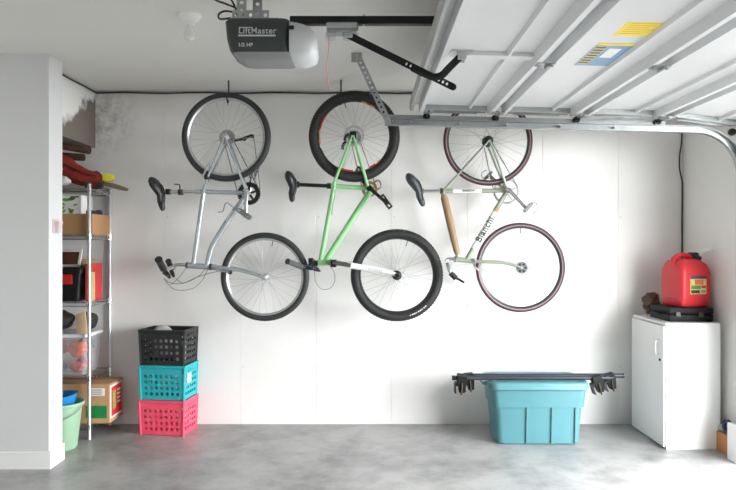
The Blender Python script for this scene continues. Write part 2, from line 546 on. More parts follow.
# hanger strap from the ceiling to the track end
hang = thing('track_hanger', 'perforated steel angle hanging from ceiling to the door track end', 'bracket', (.0, -1.0, HC))
h0 = W(357, 56, -1.04); h0.z = HC - .012
h1 = W(389, 124, TY - .03)
dv = h1 - h0
side = Vector((1, 0, 0)); side = (side - dv * side.dot(dv) / dv.length_squared).normalized() * .038
obj('flange', lattice(BM(), h0 - side / 2, dv, side, 14, 1, .4), galv, hang, solid=.003, smooth=False)
sy = dv.cross(side).normalized() * .03
obj('flange', lattice(BM(), h0 + side / 2, dv, sy if sy.y > 0 else -sy, 14, 1, .35), galv, hang, solid=.003, smooth=False)
cp = BM()
box(cp, (h0.x - .035, h0.y - .012, HC - .06), (h0.x + .03, h0.y - .004, HC - .002), .002)
box(cp, (h0.x - .035, h0.y - .012, HC - .006), (h0.x + .03, h0.y + .06, HC - .001), .001)
obj('ceiling_plate', cp, galv, hang)
for z in (.02, .042):
    obj('bolt', T([(h0.x, h0.y - .022, HC - z), (h0.x, h0.y + .01, HC - z)], .008, 6), alu, hang)

# ------------------------------------------------------------------ opener, rail and arm
OY = -2.12
op = thing('garage_door_opener', 'dark grey garage door opener with frosted white lamp lens hanging from ceiling', 'door opener', (-.45, OY, 2.25))
op_dark = mat('opener_charcoal', (58, 64, 64), .45, var=.05)
op_grey = mat('opener_grey', (140, 142, 142), .4, var=.04)
YF, YB = -2.235, -2.0
def xz(px, py, Y=YF):
    p = W(px, py, Y); return p.x, p.z
tl, tr = xz(224, 19), xz(288, 18)
def orow(z, x0, x1, inset=0., n=5):
    """rounded footprint at height z"""
    r = .03
    out = []
    for (cx_, cy_, a0) in ((x1 - r, YB - r - inset, 0), (x0 + r, YB - r - inset, 90), (x0 + r, YF + r + inset, 180), (x1 - r, YF + r + inset, 270)):
        for k in range(n):
            a = math.radians(a0 + 90 * k / (n - 1))
            out.append((cx_ + r * math.cos(a), cy_ + r * math.sin(a), z))
    return out
zt, zb = tl[1] + .006, xz(0, 53)[1] + .006
bm = BM()
loft(bm, [orow(zb - .0, tl[0] + .035, -.352, .004), orow(zb + .01, tl[0] + .022, -.352), orow(zb + .06, tl[0] + .008, -.356), orow(zt - .012, tl[0], -.352), orow(zt, tl[0] + .008, -.356, .008)])
body = obj('housing', bm, op_dark, op, angle=40)
bm = BM()
loft(bm, [orow(zb - .028, tl[0] + .09, -.34, .05), orow(zb - .018, tl[0] + .06, -.335, .02), orow(zb, tl[0] + .036, -.335, .003)])
obj('base_tray', bm, op_grey, op, angle=40)
# frosted lens: bulging lofted end
lens = mat('frosted_lens', (206, 208, 210), .35, var=.02, spec=.5)
rings = []
for k, (t, x, sz, sy_) in enumerate(((0, -.352, 1.0, 1.0), (.2, -.325, 1.0, 1.0), (.4, -.295, .96, .97), (.6, -.265, .85, .92), (.8, -.243, .68, .8), (1, -.232, .42, .55))):
    zc = (zt + zb) / 2 - .012 - .018 * t
    hz = (zt - zb + .028) / 2 * sz; hy = (YB - YF) / 2 * sy_
    yc = (YB + YF) / 2
    ring = []
    for j in range(24):
        a = 2 * PI * j / 24
        ca, sa = math.cos(a), math.sin(a)
        e = .55
        ring.append((x, yc + hy * math.copysign(abs(ca) ** e, ca), zc + hz * math.copysign(abs(sa) ** e, sa)))
    rings.append(ring)
obj('lamp_lens', loft(BM(), rings), lens, op, angle=60)
obj('lens_clip', B((W(288, 26, YF).x, YF - .006, W(0, 29.5, YF).z), (W(294, 26, YF).x, YF + .004, W(0, 25.5, YF).z), .003), black_plast, op)
ink_w = mat('silver_print', (205, 208, 208), .4)
tp = W(257.5, 31, YF)
text('brand_lettering', 'LiftMaster', .038, (tp.x, YF - .0025, tp.z), (PI / 2, 0, 0), ink_w, body, .001, .0002)
tp = W(257, 35.6, YF)
obj('print_line', B((tp.x - .083, YF - .003, tp.z - .0035), (tp.x + .083, YF - .001, tp.z + .0035)), ink_w, body)
tp = W(248, 27.6, YF)
obj('print_line', B((tp.x - .04, YF - .003, tp.z - .002), (tp.x + .02, YF - .001, tp.z + .002)), ink_w, body)
tp = W(245.5, 45, YF)
text('power_lettering', '1/2 HP', .022, (tp.x, YF - .0025, tp.z), (PI / 2, 0, 0), ink_w, body, .001, .0004)
# hanging brackets above the opener
for (a, y) in ((W(241, 14, -2.18).x, -2.18), (W(257, 10, -2.05).x, -2.05)):
    obj('hanger_strap', lattice(BM(), (a - .02, y, zt - .01), (.0, 0, HC - zt + .008), (.045, 0, 0), 5, 1, .4), galv, op, solid=.003, smooth=False)
obj('hanger_strap', lattice(BM(), (W(241, 0, -2.1).x - .02, -2.2, zt + .045), (.165, 0, 0), (0, 0, -.042), 5, 1, .4), galv, op, solid=.003, smooth=False)
obj('hanger_foot', B((-.62, -2.22, zt - .006), (-.40, -1.99, zt + .006), .002), galv, op)
for pl in ([W(243, 19, -2.14), W(237, 9, -2.14), W(226, 4, -2.14), W(213, -2, -2.14), W(205, -18, -2.14)],
           [W(231, 18, -2.18), W(220, 19, -2.18), W(219, 14, -2.18), W(226, 11, -2.18), W(237, 14, -2.18), W(236, 20, -2.18)],
           [W(238, 19, -2.12), W(235, 7, -2.12), W(228, -6, -2.12), W(224, -13, -2.12)]):
    obj('wire', T(spline(pl, 6), .0045, 6), black_plast, op)
zr = W(0, 21, OY).z
rl = obj('rail', B((-.36, OY - .02, zr - .018), (XR - .004, OY + .02, zr + .018), .003), black_metal, op)
obj('header_bracket', B((XR - .03, OY - .05, zr - .06), (XR - .001, OY + .05, zr + .06), .003), galv, op)
tro = obj('trolley', B((-.19, OY - .035, zr - .062), (-.045, OY + .035, zr - .014), .006), galv, op)
bm = BM()
box(bm, (-.195, OY - .03, zr - .085), (-.15, OY + .03, zr - .06), .004)
box(bm, (-.115, OY - .03, zr - .085), (-.07, OY + .03, zr - .06), .004)
tube(bm, [(-.19, OY - .045, zr - .035), (-.05, OY - .045, zr - .035)], .012, 8)
tube(bm, [(-.02, OY, zr - .02), (-.02, OY, zr + .03)], .006, 6)
obj('trolley_latch', bm, alu, tro)
# straight arm with holes, curved arm, door bracket
arm_m = black_metal
a0 = W(348, 35, OY - .02); a1 = W(453, 87, OY - .02)
dv = a1 - a0; up = Vector((-dv.z, 0, dv.x)).normalized() * .032
arm = obj('straight_arm', lattice(BM(), a0 - up / 2, dv, up, 26, 1, .45, skip=lambda i, j: i not in (14, 15, 16, 18, 19, 22, 23, 24, 25) or False), arm_m, op, solid=.006, smooth=False)
# round the arm's end
e = BM(); lathe(e, [(0, -.003), (.016, -.003), (.016, .003), (0, .003)], a1, 'Y', 16)
obj('arm_tip', e, arm_m, arm)
ca = spline([W(412, 67.5, OY - .027), W(424, 73.5, OY - .027), W(434, 77, OY - .027), W(442, 75, OY - .027), W(449, 68, OY - .027), W(459.5, 57.5, OY - .027)], 6)
obj('curved_arm', T(ca, .017, 8, flat=.25), arm_m, op)
bw = W(461, 53, OY)
bm = BM()
zd = sec_pt(0, .14, OY, .012).z; bw.z = zd - .022
box(bm, (bw.x - .05, OY - .05, zd - .006), (bw.x + .05, OY + .05, zd - .0005), .002)
box(bm, (bw.x - .02, OY - .04, bw.z - .02), (bw.x + .02, OY - .034, zd), .002)
box(bm, (bw.x - .02, OY + .014, bw.z - .02), (bw.x + .02, OY + .02, zd), .002)
tube(bm, [(bw.x, OY - .05, bw.z - .005), (bw.x, OY + .03, bw.z - .005)], .009, 8)
obj('door_bracket', bm, alu, op)
cp = [W(329, 36, OY - .03), W(328.5, 50, OY - .03), W(327, 66, OY - .03), W(328, 82, OY - .03), W(329.5, 92, OY - .03)]
rc = obj('release_cord', T(spline(cp, 5), .0028, 6), mat('red_cord', (226, 150, 148), .7), op)

# ceiling lamp holder with bulb
cl = thing('ceiling_lamp', 'white ceiling lamp holder with a bare bulb left of the door opener', 'ceiling lamp', (W(190, 0, -1.74).x, -1.74, HC))
c = cl.location
obj('lamp_holder', lathe(BM(), [(0, 0), (.056, 0), (.058, -.012), (.045, -.03), (.026, -.038), (.024, -.052), (0, -.052)], c, 'Z', 24), white_plast, cl)
obj('bulb', lathe(BM(), [(.012, -.05), (.015, -.062), (.026, -.085), (.031, -.105), (.027, -.124), (.015, -.135), (0, -.138)], c, 'Z', 20), mat('opal_bulb', (236, 235, 232), .25), cl)

# black cable along the top of the back wall and bulkhead
cb = BM()
zc = HC - .015
path = [Vector((XA + .015, -.82, zc)), Vector((XA + .015, -.5, zc - .006)), Vector((XA + .015, -.2, zc)), Vector((XA + .02, -.03, zc - .004)), Vector((XA + .06, -.016, zc))]
for k in range(1, 21):
    path.append(Vector((XA + .06 + k * .165, -.016, zc + (.004 * math.sin(k * 1.7)))))
obj_c = obj('cable', tube(cb, path, .0065, 8), mat('black_cable', (52, 52, 54), .6))
tag(obj_c, 'long black cable running along the top of the back wall', 'cable')
cc = [Vector((XR - .012, -.012, z)) + Vector((dx, 0, 0)) for z, dx in ((2.30, 0), (2.2, -.004), (2.1, -.018), (2.0, -.02), (1.9, .0), (1.82, .002), (1.6, 0), (1.4, .0), (1.2, .0), (1.0, 0), (.9, 0))]
oc = obj('cable', T(spline(cc, 4), .0055, 8), MATS['black_cable'])
tag(oc, 'thin dark wire hanging down the corner behind the red fuel can', 'wire')

# small receptacle on the end of the wing wall
pl = thing('wall_hook', 'small pinkish plastic holder on the end of the white wing wall', 'wall hook', (-1.998, -.94, 1.5))
pw = mat('pink_plastic', (206, 190, 188), .5)
obj('back_plate', B((-2.0, -.985, 1.475), (-1.992, -.905, 1.565), .003), pw, pl)
obj('pocket', loft(BM(), [[(-1.993, -.97, 1.48), (-1.993, -.92, 1.48), (-1.975, -.925, 1.48), (-1.975, -.965, 1.48)],
                          [(-1.993, -.98, 1.55), (-1.993, -.91, 1.55), (-1.962, -.915, 1.55), (-1.962, -.975, 1.55)]]), pw, pl)

# ------------------------------------------------------------------ bicycles
def hook(name, x, Y, ztop, label):
    """screw hook in the ceiling that carries a wheel"""
    pts = [(x, Y + .035, HC), (x, Y + .035, ztop - .02), (x, Y + .028, ztop - .055), (x, Y, ztop - .075), (x, Y - .028, ztop - .055), (x, Y - .034, ztop - .03)]
    # shank drops behind the tyre, the J passes through the wheel
    bm = T([Vector(p) for p in pts[:2]] + spline(pts[1:], 5)[1:], .0055, 8)
    t = obj(name, bm, black_rub)
    return tag(t, label, 'hook', 'bicycle ceiling hooks')

SPK = {}
def spoke_mesh(L, m):
    k = (round(L, 4), m.name)
    if k not in SPK:
        bm = T([(0, 0, 0), (0, 0, L)], .00115, 4)
        me = bpy.data.meshes.new('spoke'); bm.to_mesh(me); bm.free(); me.materials.append(m); SPK[k] = me
    return SPK[k]

def wheel(name, bike, c, Ro, rt, rim_d, rim_m, tire_m, nsp=28, hub_r=.014, hub_m=None, rotor=0., spoke_m=None, wt=None, cassette=0., tread=False):
    """c centre, Ro outer radius, rt tyre minor radius, rim_d rim depth"""
    w = bpy.data.objects.new(name, None); w.empty_display_size = .05
    COL.objects.link(w)
    w.location = c
    w.parent = bike; w.matrix_parent_inverse = Matrix.Translation(-Vector(bike.location))
    c = Vector(c)
    Rm = Ro - rt
    prof = [(Rm + rt * math.cos(2 * PI * k / 12), (wt or rt) * math.sin(2 * PI * k / 12)) for k in range(12)]
    obj('tire', lathe(BM(), prof, c, 'Y', 64, closed=True), tire_m, w, angle=80)
    if tread:
        bm = BM()
        for k in range(96):
            a = 2 * PI * k / 96
            for s in ((-.55, 0), (.55, .5)):
                aa = a + s[1] * 2 * PI / 96
                M = Matrix.Translation(c) @ Matrix.Rotation(aa, 4, 'Y') @ Matrix.Translation((0, (wt or rt) * s[0], Ro - rt * .16))
                box(bm, (-.005, -.007, -.004), (.005, .007, .004), M=M)
        k_ = obj('tread', bm, tire_m, w, smooth=False); k_['kind'] = 'stuff'
    ri = Rm - rt * .85
    rw_ = max(.010, rt * .62)
    obj('rim', lathe(BM(), [(ri + rt * .35, -rw_), (ri + rt * .35, rw_), (ri - rim_d * .3, rw_), (ri - rim_d, rw_ * .45), (ri - rim_d, -rw_ * .45), (ri - rim_d * .3, -rw_)], c, 'Y', 64, closed=True), rim_m, w, angle=40)
    hm = hub_m or alu
    obj('hub', lathe(BM(), [(0, -.056), (.006, -.056), (.006, -.044), (hub_r * .8, -.042), (hub_r * 1.7, -.036), (hub_r * 1.7, -.032), (hub_r * .8, -.026), (hub_r * .8, .026), (hub_r * 1.7, .032), (hub_r * 1.7, .036), (hub_r * .8, .042), (.006, .044), (.006, .056), (0, .056)], c, 'Y', 20), hm, w)
    if rotor:
        bm = BM()
        lathe(bm, [(rotor, -.001), (rotor, .001), (rotor * .8, .001), (rotor * .8, -.001)], c + Vector((0, -.046, 0)), 'Y', 36, closed=True)
        for k in range(6):
            a = 2 * PI * k / 6
            p0 = c + Vector((.02 * math.cos(a + .5), -.046, .02 * math.sin(a + .5))); p1 = c + Vector((rotor * .84 * math.cos(a), -.046, rotor * .84 * math.sin(a)))
            tube(bm, [p0, p1], .0035, 6, flat=.3)
        lathe(bm, [(0, -.002), (.024, -.002), (.024, .002), (0, .002)], c + Vector((0, -.046, 0)), 'Y', 16)
        obj('brake_disc', bm, alu, w)
    if cassette:
        bm = BM()
        for k in range(6):
            r_ = cassette * (1 - .09 * k)
            lathe(bm, [(.015, -.0012), (r_, -.0012), (r_, .0012), (.015, .0012)], c + Vector((0, .030 + .0045 * k, 0)), 'Y', 30, closed=True)
        obj('cassette', bm, mat('cassette_steel', (150, 148, 142), .35, .8), w)
    sm = spoke_m or mat('spoke_steel', (176, 178, 180), .5, .4)
    fl = hub_r * 1.6; Rr = ri - rim_d * .9
    for k in range(nsp):
        a = 2 * PI * k / nsp + .06
        yy = -.034 if k % 2 else .034
        tw = .5 if (k // 2) % 2 else -.5
        p0 = Vector((fl * math.cos(a + tw * 2.2), yy, fl * math.sin(a + tw * 2.2)))
        p1 = Vector((Rr * math.cos(a), 0, Rr * math.sin(a)))
        d = p1 - p0
        o = bpy.data.objects.new('spoke', spoke_mesh(round(d.length, 3), sm))
        COL.objects.link(o)
        o.parent = w
        o.matrix_basis = Matrix.Translation(p0) @ d.to_track_quat('Z', 'Y').to_matrix().to_4x4()
    # valve
    a = random.uniform(1.2, 2.2)
    obj('valve', T([c + Vector((Rr * math.cos(a), 0, Rr * math.sin(a))), c + Vector(((Rr - .04) * math.cos(a), 0, (Rr - .04) * math.sin(a)))], .003, 6), black_rub, w)
    return w

def saddle(bike, rear, nose, Y, m, rail_m=None, wid=.078, th=.05, rail_to=None):
    rear, nose = Vector(rear), Vector(nose)
    ax = (nose - rear)
    n = Vector((ax.z, 0, -ax.x)).normalized()
    if n.x > 0: n = -n                     # 'up' of the bike points left
    prof = [(0, .45, .3), (.04, .75, .65), (.12, .95, 1.), (.25, 1., 1.15), (.4, .8, 1.), (.55, .5, .8), (.7, .34, .75), (.85, .28, .7), (.95, .24, .55), (1., .14, .25)]
    rings = []
    for t, w_, h_ in prof:
        p = rear + ax * t + n * (.014 * math.cos(t * PI * 1.5) if t < .7 else -.004 * (t - .3))
        r = []
        for k in range(16):
            a = 2 * PI * k / 16
            ca, sa = math.cos(a), math.sin(a)
            hh = th * h_ * (.55 if sa > 0 else .75) * sa
            r.append(p + Vector((0, 1, 0)) * (wid * w_ * ca) + n * hh)
        rings.append(r)
    s = obj('saddle', loft(BM(), rings), m, bike, angle=60)
    bm = BM()
    for y in (-.022, .022):
        pr = [rear + ax * .12 - n * .012, rear + ax * .3 - n * .04, rear + ax * .55 - n * .04, rear + ax * .85 - n * .015]
        tube(bm, spline([p + Vector((0, y, 0)) for p in pr], 4), .004, 6)
    obj('saddle_rail', bm, rail_m or black_metal, s)
    return s

def pedal(bike, c, d, m, size=(.1, .032, .085), cage=True):
    """c centre, d direction of the long side in the wheel plane"""
    d = Vector(d).normalized(); n = Vector((-d.z, 0, d.x)); y = Vector((0, 1, 0))
    M = Matrix((( d.x, y.x, n.x, c.x), (d.y, y.y, n.y, c.y), (d.z, y.z, n.z, c.z), (0, 0, 0, 1)))
    L, H, Wd = size[0] / 2, size[1] / 2, size[2] / 2
    bm = BM()
    for s in (-1, 1):
        for h in (-H, H - .007): box(bm, (-L, s * Wd - .004, h), (L, s * Wd + .004, h + .007), .001, 1, M)
        for q in (-L * .35, L * .35): box(bm, (q - .006, s * Wd - .003, -H + .006), (q + .006, s * Wd + .003, H - .006), .001, 1, M)
        box(bm, (s * L - .006, -Wd, -H), (s * L + .006, Wd, H), .002, 1, M)
    box(bm, (-.011, -Wd, -.011), (.011, Wd, .011), .003, 1, M)
    return obj('pedal', bm, m, bike)

def crankset(bike, bb, ring_r, ring_m, arm_m, near, far, near_pd, far_pd, pm, nspider=5, ring_in=.82, psize=(.1, .032, .085)):
    bb = Vector(bb)
    bm = BM()
    lathe(bm, [(ring_r, -.0015), (ring_r, .0015), (ring_r * ring_in, .0015), (ring_r * ring_in, -.0015)], bb + Vector((0, .045, 0)), 'Y', 44, closed=True)
    for k in range(nspider):
        a = 2 * PI * k / nspider + .3
        tube(bm, [bb + Vector((0, .047, 0)), bb + Vector((ring_r * .86 * math.cos(a), .047, ring_r * .86 * math.sin(a)))], [.012, .006], 6, flat=.4)
    nt = 40
    for k in range(nt):
        a = 2 * PI * k / nt
        M = Matrix.Translation(bb + Vector((0, .045, 0))) @ Matrix.Rotation(a, 4, 'Y') @ Matrix.Translation((0, 0, ring_r + .001))
        box(bm, (-.003, -.001, -.003), (.003, .001, .004), M=M)
    obj('chainring', bm, ring_m, bike)
    obj('bottom_bracket', lathe(BM(), [(0, -.05), (.014, -.05), (.014, -.036), (.021, -.036), (.021, .036), (.014, .036), (.014, .055), (0, .055)], bb, 'Y', 20), arm_m, bike)
    for e, s, pd in ((near, -1, near_pd), (far, 1, far_pd)):
        e = Vector(e)
        p0 = bb + Vector((0, .058 * s, 0)); p1 = Vector((e.x, bb.y + .072 * s, e.z))
        c_ = obj('crank_arm', T([p0 - (p1 - p0).normalized() * .012, p0, (p0 + p1) / 2, p1, p1 + (p1 - p0).normalized() * .01], [.012, .016, .0125, .0125, .009], 10, flat=.7), arm_m, bike)
        pedal(bike, Vector((e.x, bb.y + .135 * s, e.z)), pd, pm, psize)
        obj('pedal_axle', T([p1, p1 + Vector((0, .02 * s, 0))], .006, 8), alu, c_)

def chain(bike, hub, hr, bb, rr, m, off=.045):
    """closed chain loop around the sprocket and the chainring"""
    hub, bb = Vector(hub), Vector(bb)
    d = (bb - hub); d.y = 0
    n = Vector((-d.z, 0, d.x)).normalized()
    y = Vector((0, off, 0))
    bm = BM()
    for s in (-1, 1):
        tube(bm, [hub + n * hr * s + y, bb + n * rr * s + y], .0035, 6)
    obj('chain', bm, m, bike)

def stays(bike, name, a, b, m, r=.008, ya=.065, yb=.02, bend=None):
    for s in (-1, 1):
        A = Vector(a) + Vector((0, ya * s, 0)); Bv = Vector(b) + Vector((0, yb * s, 0))
        obj(name, T([A, A.lerp(Bv, .5) + Vector((0, (ya * .95 - (ya + yb) / 2) * s * .6, 0)), Bv], [r * .85, r, r * 1.1], 10), m, bike)

def wire(bike, pts, m=None, r=.0022, name='cable'):
    return obj(name, T(spline(pts, 6), r, 6), m or black_plast, bike)

def grip(bike, a, b, m, r=.016):
    a, b = Vector(a), Vector(b)
    return obj('grip', T([a, a.lerp(b, .06), a.lerp(b, .5), a.lerp(b, .94), b], [r * 1.15, r, r * 1.02, r * 1.05, r * .9], 12), m, bike)

# ---- bicycle A: silver-blue mountain bike
YA = -.38
def A(px, py, dy=0.): return W(px, py, YA + dy) if dy == 0 else W(px, py, YA) + Vector((0, dy, 0))
silver = mat('silver_blue_frame', (180, 187, 191), .25, .55, var=.04, coat=.4)
rubber_a = mat('tire_rubber_slick', (44, 46, 46), .6, var=.12, scale=20)
sA = 4.82 / F
bkA = thing('bicycle', 'silver-blue mountain bike hung nose down, closest to the shelf', 'bicycle', (A(228, 200).x, YA, A(0, 321).z), 'bicycles hung on the back wall')
rhA, fhA, bbA = A(226.3, 137), A(265, 276.8), A(247.8, 193)
wheel('rear_wheel', bkA, rhA, 44.7 * sA, .024, .012, alu, rubber_a, cassette=.058)
wheel('front_wheel', bkA, fhA, 44.4 * sA, .024, .012, alu, rubber_a)
obj('seat_tube', T([A(198, 191.6), A(248, 193)], .0165, 12), silver, bkA)
obj('seat_post', T([A(168, 192), A(202, 191.8)], .0125, 12), chrome, bkA)
obj('seat_collar', T([A(196, 191.5), A(200, 191.6)], .02, 12), alu, bkA)
sdA = saddle(bkA, A(153.5, 177), A(162.5, 211), YA, mat('saddle_black', (36, 36, 38), .45, var=.1))
obj('saddle_clamp', B(A(166, 194.5, -.02), A(171, 189, .02), .004), black_metal, bkA)
bm = T(spline([A(181, 193.5, -.02), A(181, 187, -.03), A(180, 185, -.03), A(175.5, 184.6, -.03)], 4), .005, 6)
box(bm, A(178.5, 195, -.022), A(183, 189.5, .022), .003)
obj('reflector_bracket', bm, black_plast, bkA)
obj('top_tube', T([A(204, 190), A(193.5, 264)], .0175, 12), silver, bkA)
obj('down_tube', T(spline([A(247, 195), A(233, 213), A(220, 233), A(211.5, 248), A(207.2, 265)], 6), .0205, 12), silver, bkA)
obj('head_tube', T([A(187, 265.3), A(210.5, 266.8)], .0215, 14), silver, bkA)
for p, q in ((A(186.2, 265.2), A(188.2, 265.4)), (A(209.5, 266.7), A(212, 266.9))):
    obj('headset', T([p, q], .024, 14), mat('dark_steel', (70, 74, 78), .35, .7), bkA)
stays(bkA, 'seat_stay', A(226, 138), A(204, 190), silver, .009)
stays(bkA, 'chain_stay', A(227, 138), bbA, silver, .0095)
obj('fork_crown', T([A(212, 266.8), A(216, 267.2)], .022, 12), silver, bkA)
for s in (-1, 1):
    fk = spline([A(214, 267, .012 * s), A(228, 268.3, .05 * s), A(240, 270, .052 * s), A(252, 273.2, .052 * s), A(265, 277.5, .052 * s)], 5)
    obj('fork_blade', T(fk, [.014] * 8 + [.013, .0125, .012, .0115, .011, .0105, .010, .0095, .009, .0085, .008, .008, .008], 10), silver, bkA)
crankset(bkA, bbA, 11.3 * sA, black_metal, mat('crank_silver', (206, 208, 210), .25, .8), A(247.5, 214.5), A(251, 170), (11, 0, -8), (.4, 0, 1), mat('pedal_grey', (128, 130, 134), .4, .5), ring_in=.62)
chain(bkA, rhA, .03, bbA, 11 * sA, mat('chain_steel', (88, 84, 80), .4, .7))
# rear derailleur beside the sprockets
bm = BM()
tube(bm, spline([A(231, 139, .06), A(238, 138, .07), A(244, 136, .07), A(251, 134, .06)], 4), .011, 8)
lathe(bm, [(.005, -.003), (.014, -.003), (.014, .003), (.005, .003)], A(243, 138, .055), 'Y', 14, closed=True)
lathe(bm, [(.005, -.003), (.014, -.003), (.014, .003), (.005, .003)], A(251, 135, .055), 'Y', 14, closed=True)
obj('derailleur', bm, black_metal, bkA)
wire(bkA, [A(252, 134, .06), A(255, 155, .05), A(258, 178, .045), A(259, 190, .045)], MATS['chain_steel'], .003, 'chain_run')
# brakes
for (px, py) in ((206.5, 170), (219, 268)):
    bm = BM()
    for s in (-1, 1):
        if px < 210: tube(bm, [A(210, 163, .035 * s), A(204, 178, .04 * s)], [.006, .008], 8)
        else: tube(bm, [A(217, 270, .035 * s), A(231, 272, .04 * s)], [.006, .008], 8)
    tube(bm, [A(209.5 if px < 210 else 219, 164 if px < 210 else 270.5, -.036), A(209.5 if px < 210 else 219, 164 if px < 210 else 270.5, .036)], .003, 6)
    obj('brake_arm', bm, alu, bkA)
    obj('brake_pad', B(A(px - 1 if px < 210 else 229, 180 if px < 210 else 274, -.045), A(px + 4 if px < 210 else 233, 175 if px < 210 else 269, -.025), .003), black_rub, bkA)
# bottle cage of bent wire
wire(bkA, [A(219, 212.5, -.035), A(224, 211.5, -.04), A(226, 205, -.04), A(228.5, 203.2, -.04), A(232, 206, -.035), A(235.5, 209, -.02)], black_metal, .0028, 'bottle_cage')
obj('bottle_mount', T([A(226.5, 221, -.02), A(233, 210.5, -.02)], .006, 8), alu, bkA)
# stem, bar, grips, levers
obj('stem', T(spline([A(188, 265.3), A(181, 264.8), A(176, 264.9), A(172.5, 267)], 4), .0125, 10), chrome, bkA)
obj('handlebar', T(spline([W(160.5, 264, YA - .29), W(165, 270, YA - .16), A(171.5, 268, -.05), A(172.5, 267), A(173.5, 267, .05), W(171, 269, YA + .16), W(170, 264.5, YA + .28)], 5), .0125, 10), chrome, bkA)
grip(bkA, W(158.5, 259.5, YA - .33), W(163.8, 269.5, YA - .2), black_rub, .023)
grip(bkA, W(168.5, 261.5, YA + .31), W(171, 268, YA + .18), black_rub, .021)
for (a, b, c_) in ((W(165, 271, YA - .17), W(170, 278, YA - .19), W(163, 273, YA - .29)), (W(171, 270, YA + .14), W(174, 277, YA + .16), W(171, 274, YA + .27))):
    bm = BM()
    tube(bm, [a, a.lerp(b, .5), b], [.014, .016, .009], 10)
    tube(bm, spline([a.lerp(b, .8), b.lerp(c_, .5), c_], 4), .006, 8)
    obj('brake_lever', bm, black_plast, bkA)
cab = mat('cable_grey', (96, 98, 100), .5)
wire(bkA, [A(170, 277, -.15), A(175, 282, -.12), A(187, 282.5, -.08), A(200, 276, -.05), A(207, 268, -.03)], cab)
wire(bkA, [A(171, 278, -.16), A(180, 288, -.14), A(195, 288, -.1), A(204, 280, -.06), A(209, 268, -.02)], cab)
wire(bkA, [A(172, 279, .1), A(183, 283, .0), A(198, 277, -.03), A(215, 272, -.03), A(222, 271, -.03)], cab)
wire(bkA, [A(175, 284, -.1), A(182, 277, -.08), A(188, 267, -.03)], cab)
hook('ceiling_hook', rhA.x + .01, YA, rhA.z + 44.7 * sA, 'black ceiling hook carrying the silver-blue bike')

# ---- bicycle B: mint green mountain bike
YB_ = -.40
def Bp(px, py, dy=0.): return W(px, py, YB_) + Vector((0, dy, 0))
sB = 4.80 / F
mint = mat('mint_green_frame', (142, 200, 140), .3, .0, var=.03, coat=.4)
rubber_b = mat('tire_rubber_knobby', (36, 36, 36), .62, var=.12, scale=25, bump=.5, bscale=140)
bkB = thing('bicycle', 'mint green mountain bike with fat black tires hung between the other bikes', 'bicycle', (Bp(350, 200).x, YB_, Bp(0, 322).z), 'bicycles hung on the back wall')
rhB, fhB, bbB = Bp(354.3, 136.6), Bp(396.8, 275.2), Bp(369.5, 188.5)
dark_rim = mat('dark_rim', (50, 50, 54), .35, .5)
wbr = wheel('rear_wheel', bkB, rhB, 45.6 * sB, .036, .011, dark_rim, rubber_b, nsp=32, rotor=.073, cassette=.05, tread=True)
wbf = wheel('front_wheel', bkB, fhB, 46.2 * sB, .034, .011, dark_rim, rubber_b, nsp=32, hub_r=.02, hub_m=black_metal, tread=True)
def decal(w, c, r0, r1, a0, a1, Yo, m, name='decal'):
    bm = BM(); n = 12; c = Vector(c)
    ring = []
    for k in range(n + 1):
        a = math.radians(a0 + (a1 - a0) * k / n)
        ring.append([bm.verts.new(c + Vector((r * math.cos(a), y, r * math.sin(a)))) for r, y in ((r0, Yo), (r1, Yo), (r1, Yo + .003), (r0, Yo + .003))])
    for a_, b_ in zip(ring[:-1], ring[1:]):
        for k in range(4): bm.faces.new((a_[k], a_[(k + 1) % 4], b_[(k + 1) % 4], b_[k]))
    bm.faces.new(ring[0]); bm.faces.new(ring[-1][::-1])
    return obj(name, bm, m, w)
dred, dyel, dwht = mat('decal_red', (176, 38, 32), .4), mat('decal_yellow', (206, 150, 44), .4), mat('decal_white', (226, 226, 226), .4)
rB = 45.6 * sB
for a0, a1, m in ((142, 168, dred), (170, 176, dyel), (186, 193, dyel), (194, 200, dwht), (54, 62, dyel), (63, 68, dred), (69, 78, dyel), (-50, -44, dyel), (-64, -53, dred), (-116, -92, dred)):
    decal(wbr, rhB, rB - .084, rB - .073, a0, a1, -.0265, m)
rBf = 46.2 * sB
decal(wbf, fhB, rBf - .082, rBf - .070, 150, 172, -.0255, dwht)
# pale tyre lettering low on the front tyre
for k in range(9):
    a0 = -72 + k * 3.0
    decal(wbf, fhB, rBf - .036, rBf - .028, a0, a0 + (2.0 if k % 3 else 1.2), -.0355, dwht, 'tire_lettering')
obj('seat_tube', T([Bp(328, 185.8), Bp(369, 188.3)], .017, 12), mint, bkB)
obj('seat_post', T([Bp(298, 184.6), Bp(331, 186)], .0135, 12), black_metal, bkB)
obj('seat_collar', T([Bp(327, 185.8), Bp(331, 186)], .021, 12), black_metal, bkB)
saddle(bkB, Bp(290, 171), Bp(291.5, 202), YB_, mat('saddle_black_gloss', (28, 28, 30), .35, var=.1), wid=.07)
obj('saddle_clamp', B(Bp(295, 187.5, -.02), Bp(299.5, 181.5, .02), .004), black_metal, bkB)
obj('top_tube', T([Bp(334.5, 184), Bp(320.8, 260)], .018, 12), mint, bkB)
obj('down_tube', T([Bp(371, 190), Bp(326.5, 259.5)], .022, 12), mint, bkB)
obj('head_tube', T([Bp(318, 262.7), Bp(332, 261.7)], .025, 14), mint, bkB)
stays(bkB, 'seat_stay', Bp(352.6, 137), Bp(334, 184), mint, .0105, ya=.07, yb=.03)
stays(bkB, 'chain_stay', Bp(353.6, 137), Bp(368, 187), mint, .011, ya=.07, yb=.03)
obj('dropout', B(Bp(350, 141, -.076), Bp(356.5, 133, -.064), .004), black_metal, bkB)
